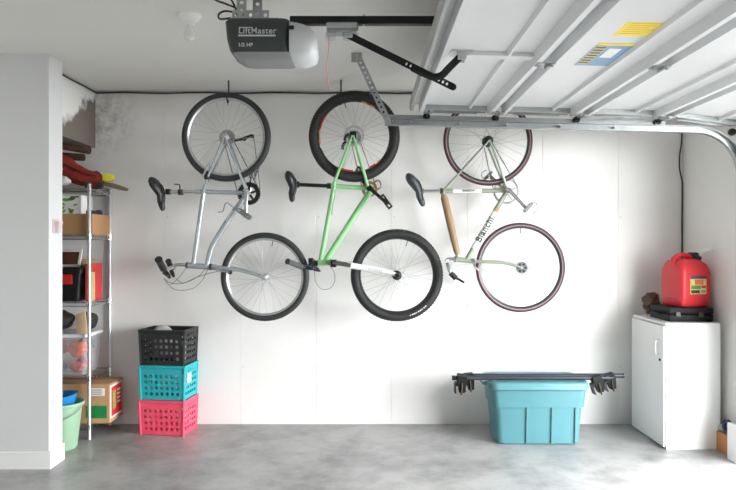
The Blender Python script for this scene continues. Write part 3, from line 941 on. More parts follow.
obj('brake_caliper', T(spline([Bp(345, 142, -.06), Bp(346, 138, -.06), Bp(349, 135, -.06)], 3), .011, 8), black_metal, bkB)
obj('fork_crown', B(Bp(331, 267, -.075), Bp(337, 259.5, .075), .01, 2), black_metal, bkB)
for s in (-1, 1):
    obj('fork_stanchion', T([Bp(333, 262.4, .064 * s), Bp(353, 265.6, .064 * s)], .0155, 12), mat('stanchion_grey', (120, 116, 112), .25, .8), bkB)
    lw = obj('fork_lower', T([Bp(351, 265.3, .064 * s), Bp(353, 265.6, .064 * s), Bp(375, 269.3, .064 * s), Bp(390, 272.2, .064 * s), Bp(396.5, 274.6, .064 * s)], [.024, .0225, .0195, .016, .013], 12), mat('fork_white', (238, 238, 238), .3), bkB)
    if s < 0:
        decal_b = BM()
        M = Matrix.Translation(Bp(375, 269.2, -.064 - .0195)) @ Matrix.Rotation(math.radians(9.5), 4, 'Y')
        for k in range(7): box(decal_b, (-.05 + k * .015, -.001, -.005), (-.04 + k * .015, .001, .005), M=M)
        obj('decal', decal_b, mat('decal_grey', (160, 160, 162), .5), lw)
bm = BM()
tube(bm, spline([Bp(349, 262, -.066), Bp(351, 264.5, -.03), Bp(352, 264.5, .03), Bp(349, 262, .066)], 4), .013, 8)
obj('fork_arch', bm, MATS['fork_white'], bkB)
bm = BM(); lathe(bm, [(0, -.018), (.016, -.018), (.02, -.008), (.02, .0), (0, .0)], Bp(396.8, 275.2, -.075), 'Y', 16)
obj('axle_cap', bm, black_metal, bkB)
crankset(bkB, bbB, 7.5 * sB, mat('gold_ring', (150, 128, 92), .35, .6), black_metal, Bp(385.5, 203), Bp(356, 172), (6, 0, -8), (.5, 0, 1), black_plast, ring_in=.7)
ch_b = mat('chain_copper', (132, 84, 74), .45, .6)
chain(bkB, rhB, .03, bbB, 7 * sB, ch_b)
obj('chain_guide', T(spline([Bp(375, 190, .05), Bp(381, 186, .05), Bp(379, 180, .05), Bp(373, 182, .05)], 4), .006, 8), MATS['gold_ring'], bkB)
bm = BM()
tube(bm, spline([Bp(346, 140, .07), Bp(343, 143, .07), Bp(342, 148, .07)], 4), .011, 8)
obj('derailleur', bm, black_metal, bkB)
wire(bkB, [Bp(334, 186, -.04), Bp(335, 196, -.04), Bp(333, 204, -.03), Bp(332, 215, -.025)], black_plast, .0025)
# cockpit
obj('stem', T([Bp(319, 262.7), Bp(311, 264.5)], .02, 10), black_metal, bkB)
obj('stem_clamp', B(Bp(308.5, 269, -.028), Bp(313.5, 258, .028), .006, 2), black_plast, bkB)
obj('handlebar', T(spline([W(289, 262, YB_ - .33), W(300, 266, YB_ - .22), W(307.5, 267, YB_ - .1), Bp(311, 264.8), W(314, 266.5, YB_ + .1), W(315, 266, YB_ + .22), W(314, 263, YB_ + .30)], 5), .0145, 10), black_metal, bkB)
grip(bkB, W(287.5, 261.4, YB_ - .34), W(302, 266.8, YB_ - .2), mat('grip_grey', (72, 72, 74), .7, bump=.3, bscale=150), .0185)
grip(bkB, W(313.5, 262, YB_ + .33), W(315, 266, YB_ + .2), MATS['grip_grey'], .018)
bm = BM()
tube(bm, [W(306, 267.5, YB_ - .14), W(312, 269, YB_ - .16)], [.014, .010], 8)
tube(bm, spline([W(312, 269, YB_ - .16), W(316, 270.5, YB_ - .19), W(320, 271, YB_ - .22)], 4), .006, 8)
obj('brake_lever', bm, mat('navy_lever', (40, 42, 78), .4), bkB)
bm = BM()
tube(bm, [W(315, 267.5, YB_ + .14), W(318, 269, YB_ + .16)], [.014, .010], 8)
tube(bm, spline([W(318, 269, YB_ + .16), W(320, 271, YB_ + .19), W(319, 271, YB_ + .25)], 4), .006, 8)
obj('brake_lever', bm, MATS['navy_lever'], bkB)
wire(bkB, [Bp(316, 268, -.12), Bp(316.5, 280, -.1), Bp(322, 288, -.08), Bp(330, 288, -.06), Bp(335, 281, -.05), Bp(334, 271, -.04), Bp(326, 261, -.03)], cab)
hook('ceiling_hook', W(340.8, 0, YB_).x, YB_, rhB.z + 45.6 * sB * .93, 'black ceiling hook carrying the mint green bike')

# ---- bicycle C: celeste road bike
YC = -.30
def C(px, py, dy=0.): return W(px, py, YC) + Vector((0, dy, 0))
sC = 4.90 / F
celeste = mat('celeste_frame', (152, 160, 143), .3, .1, var=.04, coat=.3)
pale = mat('pale_celeste_decal', (226, 230, 222), .35, var=.02)
maroon = mat('maroon_tire', (74, 42, 46), .6, var=.1, scale=20)
road_rim = mat('road_rim', (56, 58, 64), .3, .3)
wheel_c = dict(nsp=28)
bkC = thing('bicycle', 'pale green road bike with maroon tires and tan wrapped top tube', 'bicycle', (C(490, 200).x, YC, C(0, 313).z), 'bicycles hung on the back wall')
rhC, fhC, bbC = C(488, 141), C(520.4, 267.5), C(507.3, 190.6)
w1 = wheel('rear_wheel', bkC, rhC, 44.8 * sC, .0145, .014, road_rim, maroon, hub_m=mat('hub_green_black', (44, 56, 48), .4, .4), hub_r=.02)
w2 = wheel('front_wheel', bkC, fhC, 44.8 * sC, .0145, .014, road_rim, maroon, hub_r=.016)
for w_, c_ in ((w1, rhC), (w2, fhC)):
    R_ = 44.8 * sC
    bm = BM()
    lathe(bm, [(R_ - .0245, -.0118), (R_ - .0245, -.0135), (R_ - .0175, -.0152), (R_ - .0175, -.013)], c_, 'Y', 64, closed=True)
    obj('sidewall', bm, mat('sidewall_pink', (150, 128, 130), .6), w_)
bm = BM(); lathe(bm, [(0, -.006), (.043, -.006), (.043, .0), (0, .0)], C(520.4, 267.5, -.038), 'Y', 30)
hd = obj('hub_disc', bm, mat('hub_disc_grey', (120, 124, 124), .4, .5), bkC)
for k in range(6):
    a = 2 * PI * k / 6
    bm = BM(); lathe(bm, [(0, -.0015), (.0105, -.0015), (.0105, .0), (0, .0)], C(520.4, 267.5, -.044) + Vector((.027 * math.cos(a), 0, .027 * math.sin(a))), 'Y', 12)
    obj('hub_hole', bm, black_metal, hd)
bm = BM(); lathe(bm, [(0, -.006), (.04, -.006), (.04, .0), (0, .0)], rhC + Vector((0, .036, 0)), 'Y', 26)
obj('freewheel', bm, MATS['hub_green_black'], bkC)
sd0, sd1 = C(440, 191), C(507, 190.6)
stc = obj('seat_tube', T([sd0, sd1], .0165, 12), celeste, bkC)
obj('decal_band', T([sd0.lerp(sd1, .19), sd0.lerp(sd1, .62)], .0172, 14), pale, stc)
kk = mat('decal_ink', (44, 46, 50), .5)
p = sd0.lerp(sd1, .42)
text('tube_lettering', 'BIANCHI', .021, (p.x, YC - .0185, p.z), (PI / 2, 0, 0), kk, stc, .0006, .0004)
obj('seat_post', T([C(421, 191.2), C(442, 191)], .0125, 12), chrome, bkC)
obj('seat_collar', T([C(440, 191), C(443, 191)], .021, 12), mat('collar_dark', (70, 66, 50), .4, .4), bkC)
saddle(bkC, C(409, 173), C(423, 206.5), YC, mat('saddle_slate', (60, 64, 70), .45, var=.1), wid=.07, th=.052)
obj('saddle_clamp', B(C(419.5, 194, -.02), C(423.5, 188.5, .02), .004), chrome, bkC)
tan = mat('tan_leather_wrap', (152, 124, 92), .6, var=.1, scale=30, bump=.1)
ttc = obj('top_tube', T([C(443, 192), C(458, 257)], .0165, 12), celeste, bkC)
t0, t1 = C(443.5, 194.5), C(457.5, 254.5)
obj('tan_wrap', T([t0, t0.lerp(t1, .06), t0.lerp(t1, .5), t0.lerp(t1, .94), t1], [.018, .027, .0285, .024, .018], 14), tan, ttc)
dk = mat('wrap_seam', (92, 62, 40), .6)
for s in (-1,):
    n_ = Vector((-(t1 - t0).z, 0, (t1 - t0).x)).normalized()
    off_ = n_ * (-.019) if n_.x > 0 else n_ * .019
    obj('wrap_seam', T([t0.lerp(t1, .04) + off_ + Vector((0, -.018, 0)), t0.lerp(t1, .5) + off_ * 1.05 + Vector((0, -.0205, 0)), t0.lerp(t1, .95) + off_ * .85 + Vector((0, -.016, 0))], .004, 6), dk, ttc)
d0, d1 = C(505.5, 193.5), C(467, 259)
dtc = obj('down_tube', T([d0, d1], .0185, 12), celeste, bkC)
obj('decal_band', T([d0.lerp(d1, .28), d0.lerp(d1, .84)], .0192, 14), pale, dtc)
obj('decal_ring', T([d0.lerp(d1, .22), d0.lerp(d1, .255)], .0195, 14), mat('decal_amber', (186, 140, 70), .5), dtc)
dd = d1 - d0
p = d0.lerp(d1, .55)
text('tube_lettering', 'Bianchi', .066, (p.x, YC - .0205, p.z), (PI / 2, -math.atan2(-dd.z, -dd.x), 0), kk, dtc, .0008, .0012)
obj('head_tube', T([C(455, 259.3), C(472.6, 261)], .0195, 14), celeste, bkC)
for p_, q_ in ((C(453.5, 259.1), C(456, 259.4)), (C(471.5, 260.9), C(474, 261.2))):
    obj('headset', T([p_, q_], .0225, 14), chrome, bkC)
stays(bkC, 'seat_stay', C(488, 141.5), C(443, 191), celeste, .0075)
stays(bkC, 'chain_stay', C(488, 141.5), bbC, celeste, .0085)
for s in (-1, 1):
    fk = spline([C(474, 261.2, .03 * s), C(490, 261.8, .042 * s), C(503, 262.6, .044 * s), C(513, 265, .045 * s), C(520.4, 268, .046 * s)], 5)
    obj('fork_blade', T(fk, [.0125] * 10 + [.012, .0115, .011, .0105, .010, .0095, .009, .0085, .008, .008, .008], 10), celeste, bkC)
obj('fork_crown', B(C(472.5, 264, -.036), C(475.5, 258.5, .036), .006, 2), chrome, bkC)
crankset(bkC, bbC, 12.8 * sC, mat('ring_silver', (176, 178, 178), .3, .8), chrome, C(523.5, 208.5), C(491, 174), (7, 0, 8), (.8, 0, .8), mat('pedal_alloy', (150, 152, 152), .35, .6), ring_in=.86, psize=(.07, .02, .06))
chain(bkC, rhC, .03, bbC, 12.3 * sC, MATS['chain_steel'])
obj('brake_caliper', T(spline([C(478, 270, -.03), C(475, 267, -.03), C(473.5, 263.5, 0), C(475, 267, .03), C(478, 270, .03)], 4), .006, 8), chrome, bkC)
# toe clips on both pedals
for (px, py, s) in ((524.5, 209.5, -1), (490, 173, 1)):
    pts_ = [C(px - 4, py + 3, .135 * s), C(px + 1, py - 5, .135 * s), C(px + 7, py - 5, .135 * s), C(px + 8, py + 1, .135 * s), C(px + 4, py + 5, .135 * s)] if s < 0 else \
           [C(px + 4, py + 4, .135 * s), C(px - 4, py + 3, .135 * s), C(px - 5, py - 2, .135 * s), C(px, py - 5, .135 * s)]
    wire(bkC, pts_, chrome, .0035, 'toe_clip')
wire(bkC, [C(527, 213, -.13), C(531, 215.5, -.13), C(535, 219, -.13)], alu, .003, 'toe_strap')
# stem, drop bar, levers
obj('stem', T(spline([C(456, 259.3), C(450, 258.8), C(447, 259.5), C(447.3, 263)], 4), .0125, 10), chrome, bkC)
for s in (-1, 1):
    hp = [C(447.3, 262.5), W(447.3, 262.8, YC + .1 * s), W(447.5, 264, YC + .18 * s), W(449, 269, YC + .2 * s), W(452, 275.5, YC + .2 * s)]
    obj('handlebar', T(spline(hp, 5), .012, 10), chrome, bkC)
    grip(bkC, W(450.5, 273.0, YC + .2 * s), W(456, 278.5, YC + .2 * s), black_rub, .019)
    obj('brake_lever', T(spline([W(454, 277, YC + .2 * s), W(459, 279.5, YC + .21 * s), W(464, 282.5, YC + .22 * s)], 4), [.010] * 3 + [.008] * 6, 8, flat=.6), black_metal, bkC)
wire(bkC, [C(449, 272, -.19), C(454, 268, -.12), C(463, 266, -.06), C(472, 267, -.03)], white_plast, .0026)
wire(bkC, [C(450, 272, .19), C(452, 266, .1), C(460, 257, .0), C(466, 255, -.02)], white_plast, .0026)
hook('ceiling_hook', rhC.x, YC, rhC.z + 44.8 * sC, 'black ceiling hook carrying the pale green road bike')

# ------------------------------------------------------------------ stacked file crates
def crate(name, label, m, x0, x1, y0, y1, z, h, rot, group='file crates stacked by the shelf'):
    cx_, cy_ = (x0 + x1) / 2, (y0 + y1) / 2
    t = thing(name, label, 'crate', (cx_, cy_, z), group)
    hw, hd = (x1 - x0) / 2, (y1 - y0) / 2
    R_ = Matrix.Translation((cx_, cy_, z)) @ Matrix.Rotation(rot, 4, 'Z')
    def P(x, y, zz): return R_ @ Vector((x, y, zz))
    tp = .93
    for (a, b, n) in (((-1, -1), (1, -1), 7), ((1, -1), (1, 1), 5), ((1, 1), (-1, 1), 7), ((-1, 1), (-1, -1), 5)):
        a0 = P(a[0] * hw * tp, a[1] * hd * tp, .004); b0 = P(b[0] * hw * tp, b[1] * hd * tp, .004)
        a1 = P(a[0] * hw * .975, a[1] * hd * .975, h * .86); 
        bm = lattice(BM(), a0, b0 - a0, a1 - a0, n, 4, .6, .07, .1)
        # side panel
        obj('side_panel', bm, m, t, solid=.004, smooth=False)
    bm = BM()
    lattice(bm, P(-hw * tp, -hd * tp, .006), R_.to_3x3() @ Vector((2 * hw * tp, 0, 0)), R_.to_3x3() @ Vector((0, 2 * hd * tp, 0)), 6, 6, .6, .05, .05)
    obj('bottom_panel', bm, m, t, solid=.004, smooth=False)
    # rim: hollow rectangular band and flared lip
    bm = BM()
    def ring(f, zz, inn): return [P(sx * (hw * f - inn), sy_ * (hd * f - inn), zz) for sx, sy_ in ((-1, -1), (1, -1), (1, 1), (-1, 1))]
    seq = [ring(.975, h * .84, 0), ring(.985, h * .90, 0), ring(1.0, h * .955, -.004), ring(1.0, h, -.004), ring(1.0, h, .006), ring(.97, h * .84, .004)]
    vr = [[bm.verts.new(p) for p in r] for r in seq]
    for i in range(len(vr)):
        a_, b_ = vr[i], vr[(i + 1) % len(vr)]
        for k in range(4): bm.faces.new((a_[k], a_[(k + 1) % 4], b_[(k + 1) % 4], b_[k]))
    obj('rim', bm, m, t, smooth=False)
    for sx, sy_ in ((-1, -1), (1, -1), (1, 1), (-1, 1)):
        obj('corner_post', T([P(sx * hw * tp, sy_ * hd * tp, 0), P(sx * hw * .98, sy_ * hd * .98, h * .97)], .0085, 8), m, t)
    # handle slots on the short sides
    for s in (-1, 1):
        bm = BM()
        box(bm, (s * hw * .995 - .006, -.06, h * .80), (s * hw * .995 + .008, .06, h * .84), .003, 1, R_)
        obj('handle', bm, m, t)
    return t
pink = mat('coral_pink_plastic', (246, 84, 112), .45, var=.04)
teal = mat('teal_plastic', (32, 168, 176), .45, var=.04)
blk = mat('black_crate_plastic', (27, 28, 29), .45, var=.08)
CX0, CX1, CY0, CY1 = -1.674, -1.322, -.32, -.06
xl, xr_ = (139.5 - 368) * 4.965 / F, (185.5 - 368) * 4.965 / F
crate('file_crate', 'coral pink plastic crate at the bottom of the stack', pink, CX0, CX1, CY0, CY1, 0.0, .258, math.radians(-8))
crate('file_crate', 'teal plastic crate in the middle of the stack', teal, CX0 + .001, CX1 + .001, CY0, CY1, .258, .256, math.radians(-7))
ck = crate('file_crate', 'black plastic crate on top of the stack', blk, CX0, CX1, CY0, CY1, .514, .262, math.radians(-7.5))
tl_ = box(BM(), (.168, -.07, .12), (.1735, .0, .19), .001, 1, Matrix.Translation((-1.497, -.19, .258)) @ Matrix.Rotation(math.radians(-7), 4, 'Z'))
for o in list(COL.objects):
    if o.get('label', '').startswith('teal plastic crate'):
        pt = obj('paper_tag', tl_, mat('paper_tag', (226, 214, 206), .7), o)
bag = obj('cloth_bag', blob(BM(), (-1.55, -.18, .675), (.085, .07, .125), 5, .14), mat('grey_cloth', (176, 172, 168), .85, var=.15, scale=18, bump=.2))
tag(bag, 'crumpled light grey cloth sticking out of the black crate', 'cloth')
tin = obj('storage_jar', lathe(BM(), [(0, 0), (.04, 0), (.042, .01), (.042, .12), (.038, .13), (.038, .15), (0, .152)], (-1.41, -.20, .525), 'Z', 20), mat('jar_white', (206, 204, 200), .5))
tag(tin, 'pale jar standing inside the black crate', 'jar')

# ------------------------------------------------------------------ turquoise storage tote with roof bars on it
YT0, YT1 = -.57, -.20
tote = thing('storage_tote', 'large turquoise lidded plastic tote on the floor by the cabinet', 'storage tote', (1.2, (YT0 + YT1) / 2, 0))
tq = mat('turquoise_plastic', (78, 128, 136), .38, var=.03, scale=4)
tql = mat('turquoise_lid_plastic', (88, 138, 144), .34, var=.03, scale=4)
def rrect(x0, x1, y0, y1, z, r, n=5):
    out = []
    for (cx_, cy_, a0) in ((x1 - r, y1 - r, 0), (x0 + r, y1 - r, 90), (x0 + r, y0 + r, 180), (x1 - r, y0 + r, 270)):
        for k in range(n):
            a = math.radians(a0 + 90 * k / (n - 1))
            out.append((cx_ + r * math.cos(a), cy_ + r * math.sin(a), z))
    return out
def tote_ring(z, g, r=.045): return rrect(.905 - g, 1.485 + g, YT0 + .035 - g, YT1 - .035 + g, z, r)
bm = loft(BM(), [tote_ring(0, -.012), tote_ring(.01, 0), tote_ring(.265, .018), tote_ring(.268, .030), tote_ring(.385, .040), tote_ring(.388, .046), tote_ring(.40, .046)])
bd = obj('body', bm, tq, tote, angle=30)
for px in (526.5, 551.5, 575):
    x = (px - 368) * 4.66 / F
    x = W(px, 0, YT0 + .03).x
    wdt = .004
    prism_b = BM()
    prism(prism_b, [(x - wdt, YT0 + .0245, .015), (x + wdt, YT0 + .0245, .015), (x + wdt, YT0 + .0065, .263), (x - wdt, YT0 + .0065, .263)], (0, .018, 0))
    obj('rib', prism_b, tq, bd)
lidr = lambda z, g, r=.06: rrect(.905 - .052 - g, 1.485 + .052 + g, YT0 - .02 - g, YT1 + .02 + g, z, r)
bm = loft(BM(), [lidr(.392, .0), lidr(.398, .006), lidr(.436, .004), lidr(.446, -.006), lidr(.448, -.03), lidr(.440, -.042), lidr(.440, -.06), lidr(.452, -.075), lidr(.452, -.12)])
ld = obj('lid', bm, tql, tote, angle=30)
for s, x in ((-1, .853), (1, 1.537)):
    bm = BM()
    hx = x + s * .012
    loft(bm, [[(hx - s * .015, -.45, .40), (hx + s * .02, -.44, .402), (hx + s * .02, -.44, .422), (hx - s * .015, -.45, .43)],
              [(hx - s * .015, -.24, .40), (hx + s * .02, -.25, .402), (hx + s * .02, -.25, .422), (hx - s * .015, -.24, .43)]])
    obj('handle', bm, tql, tote)
obj('paper_label', B((W(530, 0, -.4).x, -.42, .4522), (W(566, 0, -.4).x, -.33, .4528)), white_plast, ld)

steel_b = mat('bar_slate', (56, 60, 70), .4, .4, var=.05)
def roof_bar(label, pa, pb, z, r, feet):
    t = thing('roof_bar', label, 'roof bar', ((pa.x + pb.x) / 2, (pa.y + pb.y) / 2, z - r), 'roof rack bars on the tote')
    a, b = Vector((pa.x, pa.y, z)), Vector((pb.x, pb.y, z))
    obj('bar', T([a, b], r, 12), steel_b, t)
    for e, f in ((a, b), (b, a)):
        d = (f - e).normalized()
        obj('end_cap', T([e - d * .006, e + d * .012], r * 1.1, 12), black_plast, t)
    for (f, tilt, hgt) in feet:
        c_ = a.lerp(b, f)
        M = Matrix.Translation(c_) @ Matrix.Rotation(tilt, 4, 'Y')
        bm = BM()
        loft(bm, [[M @ Vector(p) for p in q] for q in (
            [(-.03, -.03, .016), (.03, -.03, .016), (.03, .03, .016), (-.03, .03, .016)],
            [(-.034, -.035, -.02), (.034, -.035, -.02), (.034, .035, -.02), (-.034, .035, -.02)],
            [(-.022, -.032, -.05), (.03, -.032, -.05), (.03, .032, -.05), (-.022, .032, -.05)],
            [(-.012, -.028, -hgt), (.024, -.028, -hgt), (.024, .028, -hgt), (-.012, .028, -hgt)])])
        ft = obj('foot', bm, mat('foot_black', (9, 9, 10), .6, spec=.25), t, angle=25)
        bm = BM()
        tube(bm, [M @ Vector((-.045, -.01, -hgt * .5)), M @ Vector((-.01, -.01, -hgt * .5))], .010, 8)
        tube(bm, [M @ Vector((.0, -.036, -.03)), M @ Vector((.0, -.036, -hgt - .012))], .006, 8)
        obj('clamp_bolt', bm, mat('brass_bolt', (64, 58, 44), .4, .7), ft)
        bm = BM()
        loft(bm, [[M @ Vector(p) for p in q] for q in (
            [(-.05, -.03, -.035), (-.042, -.03, -.03), (-.042, .03, -.03), (-.05, .03, -.035)],
            [(-.045, -.03, -hgt - .005), (-.034, -.03, -hgt - .01), (-.034, .03, -hgt - .01), (-.045, .03, -hgt - .005)])])
        box(bm, (-.045, -.03, -.04), (-.02, .03, -.03), M=M)
        obj('hook_plate', bm, mat('grey_plate', (22, 23, 26), .5, .2), ft)
    return t
roof_bar('dark steel roof bar lying along the front of the tote lid', W(453, 377.5, -.535), W(612, 380, -.535), .469, .0155, ((.055, math.radians(4), .10), (.90, math.radians(-14), .10)))
roof_bar('dark steel roof bar lying behind the other one on the tote lid', W(458, 378, -.45), W(623, 378, -.45), .4685, .0155, ((.065, math.radians(-6), .10), (.915, math.radians(-12), .095)))

# ------------------------------------------------------------------ white cabinet
cab_m = mat('cabinet_white', (236, 236, 235), .33, var=.015, scale=3)
cx0, cx1, cy0, cy1, ch_ = 2.025, 2.412, -.645, -.085, .865
ct = thing('cabinet', 'white laminate cabinet in the corner with a door on its left side', 'cabinet', ((cx0 + cx1) / 2, (cy0 + cy1) / 2, 0))
cb_ = BM()
box(cb_, (cx0 + .018, cy0, 0), (cx1, cy0 + .016, ch_ - .018), .001)
box(cb_, (cx0 + .018, cy1 - .016, 0), (cx1, cy1, ch_ - .018), .001)
box(cb_, (cx1 - .012, cy0 + .016, .0), (cx1, cy1 - .016, ch_ - .018))
box(cb_, (cx0 + .03, cy0 + .016, .06), (cx1 - .012, cy1 - .016, .076))
obj('body', cb_, cab_m, ct)
obj('top', B((cx0 + .012, cy0 - .002, ch_ - .018), (cx1, cy1, ch_), .0015), cab_m, ct)
obj('kick_board', B((cx0 + .024, cy0 + .016, 0), (cx0 + .036, cy1 - .016, .06)), cab_m, ct)
dr = obj('door', B((cx0, cy0 + .01, .015), (cx0 + .016, cy1 - .003, ch_ - .022), .0015), cab_m, ct)
hb = BM()
hy = cy0 + .075
tube(hb, spline([(cx0, hy, .64), (cx0 - .022, hy, .645), (cx0 - .026, hy, .67), (cx0 - .026, hy, .71), (cx0 - .022, hy, .735), (cx0, hy, .74)], 4), .006, 8)
obj('handle', hb, trim_paint, dr)
obj('lock', lathe(BM(), [(0, .004), (.009, .004), (.010, 0), (.010, -.004), (0, -.004)], (cx0 - .002, cy0 + .06, .605), 'X', 14), black_metal, dr)

# black case under the fuel can
YG = -.43
cs = thing('tool_case', 'low black plastic case on top of the white cabinet', 'case', (2.24, YG, ch_))
bc = mat('case_black', (11, 12, 14), .55, var=.08, spec=.25)
lo_ = obj('case_base', B((2.10, -.56, ch_ + .0), (2.41, -.24, ch_ + .05), .006, 2), bc, cs)
obj('case_lid', B((2.098, -.562, ch_ + .053), (2.411, -.238, ch_ + .098), .008, 2), bc, cs)
for x in (2.16, 2.32):
    obj('latch', B((x - .018, -.570, ch_ + .035), (x + .018, -.560, ch_ + .07), .003), mat('latch_grey', (30, 32, 34), .4), cs)
obj('side_handle', T(spline([(2.09, -.46, ch_ + .05), (2.072, -.45, ch_ + .05), (2.072, -.36, ch_ + .05), (2.09, -.35, ch_ + .05)], 4), .006, 8), bc, cs)

# red fuel can
fz = ch_ + .098
red = mat('red_hdpe', (214, 46, 56), .42, var=.05, scale=6)
fc = thing('fuel_can', 'red plastic fuel can with a white spout standing on the black case', 'fuel can', (2.26, -.42, fz))
Rg = Matrix.Translation((2.283, -.41, fz)) @ Matrix.Rotation(math.radians(13), 4, 'Z') @ Matrix.Diagonal((1.0, 1.0, 1.02, 1))
def fr(hw, hd, z, r=.03, ox_=0.):
    return [Rg @ Vector(p) for p in rrect(-hw + ox_, hw + ox_, -hd, hd, z, r)]
bm = loft(BM(), [fr(.105, .105, 0, .03), fr(.116, .116, .012, .03), fr(.120, .12, .08), fr(.121, .121, .235), fr(.118, .117, .262), fr(.104, .104, .298, .03, -.003), fr(.082, .085, .322, .028, -.01), fr(.058, .05, .332, .02, -.018)])
bo = obj('body', bm, red, fc, angle=50)
# moulded handle arching from rear to the neck
hd_ = spline([Rg @ Vector(p) for p in ((-.104, .0, .27), (-.098, .0, .325), (-.065, .0, .352), (-.01, 0, .356), (.028, 0, .345), (.045, 0, .31))], 5)
obj('handle', T(hd_, .017, 10, flat=1.7), red, fc)
obj('neck', lathe(BM(), [(0, -.02), (.034, -.02), (.034, .01), (.03, .016), (0, .016)], Rg @ Vector((.066, -.02, .31)), Vector((.35, -.1, 1)), 20), red, fc)
cpb = Rg @ Vector((.068, -.022, .326))
obj('cap', lathe(BM(), [(0, 0), (.034, 0), (.036, .006), (.036, .026), (.022, .032), (.02, .05), (0, .05)], cpb, Vector((.25, -.1, 1)), 18), black_plast, fc)
obj('trigger', B(cpb + Vector((-.055, -.015, .03)), cpb + Vector((.01, .012, .052)), .004), black_plast, fc)
sp0 = cpb + Vector((.01, -.005, .035))
obj('spout', T([sp0, sp0 + Vector((.03, -.012, .018)), sp0 + Vector((.075, -.028, .042)), sp0 + Vector((.085, -.031, .049))], [.018, .021, .018, .019], 12), mat('spout_white', (226, 224, 218), .4), fc)
lb = obj('label_sheet', box(BM(), (-.055, -.1225, .09), (.075, -.1205, .215), 0, 1, Rg), mat('label_yellow', (224, 214, 120), .5, var=.25, scale=40), fc)
for (x0, x1, z0, z1, c_) in ((-.055, .075, .195, .215, (76, 64, 110)), (-.02, .05, .155, .19, (224, 110, 60)), (-.05, .03, .125, .15, (96, 140, 80)), (.035, .07, .13, .15, (210, 70, 70)), (-.05, .02, .096, .118, (60, 60, 60)), (.028, .07, .098, .12, (150, 160, 160))):
    obj('print', box(BM(), (x0, -.1232, z0), (x1, -.1224, z1), 0, 1, Rg), mat('label_%d' % c_[0], c_, .5, var=.3, scale=60), lb)
for s in (-1, 1):
    obj('side_groove', box(BM(), (s * .1225 - .0015, -.06, .05), (s * .1225 + .0015, .06, .056), 0, 1, Rg), mat('red_dark', (188, 36, 46), .5), bo)
# brown glove behind
gl = obj('work_glove', blob(BM(), (2.145, -.165, ch_ + .098), (.055, .04, .075), 11, .34, 4, 7.5), mat('brown_leather', (104, 84, 74), .8, var=.3, scale=30, bump=.3))
tag(gl, 'crumpled brown leather glove behind the black case', 'glove')

# scrap at the foot of the door jamb
sc_ = obj('masking_tape_roll', lathe(BM(), [(.03, -.012), (.05, -.012), (.05, .012), (.03, .012)], (2.41, -.74, .18), 'X', 24, closed=True), mat('blue_tape', (48, 58, 96), .5, var=.5, scale=40))
tag(sc_, 'dark blue tape roll on the wood block beside the door jamb', 'tape roll')
bag2 = obj('plastic_scrap', blob(BM(), (2.415, -.655, .155), (.022, .03, .022), 4, .25), mat('scrap_white', (198, 204, 210), .5, var=.3, scale=60))
tag(bag2, 'crumpled pale plastic scrap by the blue tape roll', 'scrap')

# ------------------------------------------------------------------ wire shelving unit in the alcove
sx1, sx0, sy0, sy1 = -2.01, -2.91, -.40, -.02
sh = thing('wire_shelf', 'chrome wire shelving unit standing behind the white wing wall', 'shelving unit', ((sx0 + sx1) / 2, (sy0 + sy1) / 2, 0))
levels = [.085, .435, .975, 1.462, 1.80]
for x in (sx0, sx1):
    for y in (sy0, sy1):
        po = obj('post', lathe(BM(), [(0, .0), (.014, .0), (.0125, .012), (.0125, 1.835), (.010, 1.842), (0, 1.842)], (x, y, 0), 'Z', 14), mat('post_chrome', (226, 226, 230), .3, .7), sh)
        for z in levels:
            obj('collar', lathe(BM(), [(.012, -.02), (.018, -.02), (.0165, .02), (.012, .02)], (x, y, z), 'Z', 12, closed=True), chrome, po)
for z in levels:
    bm = BM()
    for dz in (-.018, .008):
        for p, q in (((sx0, sy0), (sx1, sy0)), ((sx1, sy0), (sx1, sy1)), ((sx1, sy1), (sx0, sy1)), ((sx0, sy1), (sx0, sy0))):
            tube(bm, [(*p, z + dz), (*q, z + dz)], .0035, 6)
    n = 40
    for k in range(1, n):
        x = sx0 + (sx1 - sx0) * k / n
        tube(bm, [(x, sy0, z + .010), (x, sy1, z + .010)], .0018, 4)
    for k in (1, 2):
        y = sy0 + (sy1 - sy0) * k / 3
        tube(bm, [(sx0, y, z + .006), (sx1, y, z + .006)], .003, 6)
    for k in range(12):          # zig-zag truss on the end and front edges
        f0, f1 = k / 12, (k + 1) / 12
        za_, zb_ = (-.018, .008) if k % 2 else (.008, -.018)
        tube(bm, [(sx1, sy0 + (sy1 - sy0) * f0, z + za_), (sx1, sy0 + (sy1 - sy0) * f1, z + zb_)], .002, 4)
    obj('wire_deck', bm, chrome, sh)
LZ = [z + .0125 for z in levels]

# floor shelf: printed carton + plain carton
pc = thing('cardboard_box', 'cardboard carton with red and green printing on the lowest shelf', 'box', (-2.1, -.22, LZ[0]), 'boxes on the wire shelf')
bxz = .385
obj('carton', B((-2.36, -.345, LZ[0]), (-1.885, -.075, bxz), .003), cardboard2, pc)
obj('red_panel', B((-1.885, -.335, LZ[0] + .03), (-1.8835, -.095, bxz - .015)), mat('print_white', (238, 234, 230), .6), pc)
obj('red_panel', B((-1.8835, -.315, LZ[0] + .045), (-1.882, -.11, bxz - .03)), mat('print_red', (216, 44, 52), .5), pc)
obj('side_print', B((-1.882, -.29, LZ[0] + .09), (-1.881, -.235, bxz - .06)), mat('print_green_tan', (150, 170, 80), .6, var=.3, scale=50), pc)
for k in range(4):
    obj('side_print', B((-1.882, -.205, LZ[0] + .12 + k * .03), (-1.881, -.145, LZ[0] + .135 + k * .03)), MATS['print_white'], pc)
obj('green_panel', B((-2.06, -.3462, LZ[0] + .04), (-1.905, -.345, LZ[0] + .13)), mat('print_green', (22, 132, 66), .5), pc)
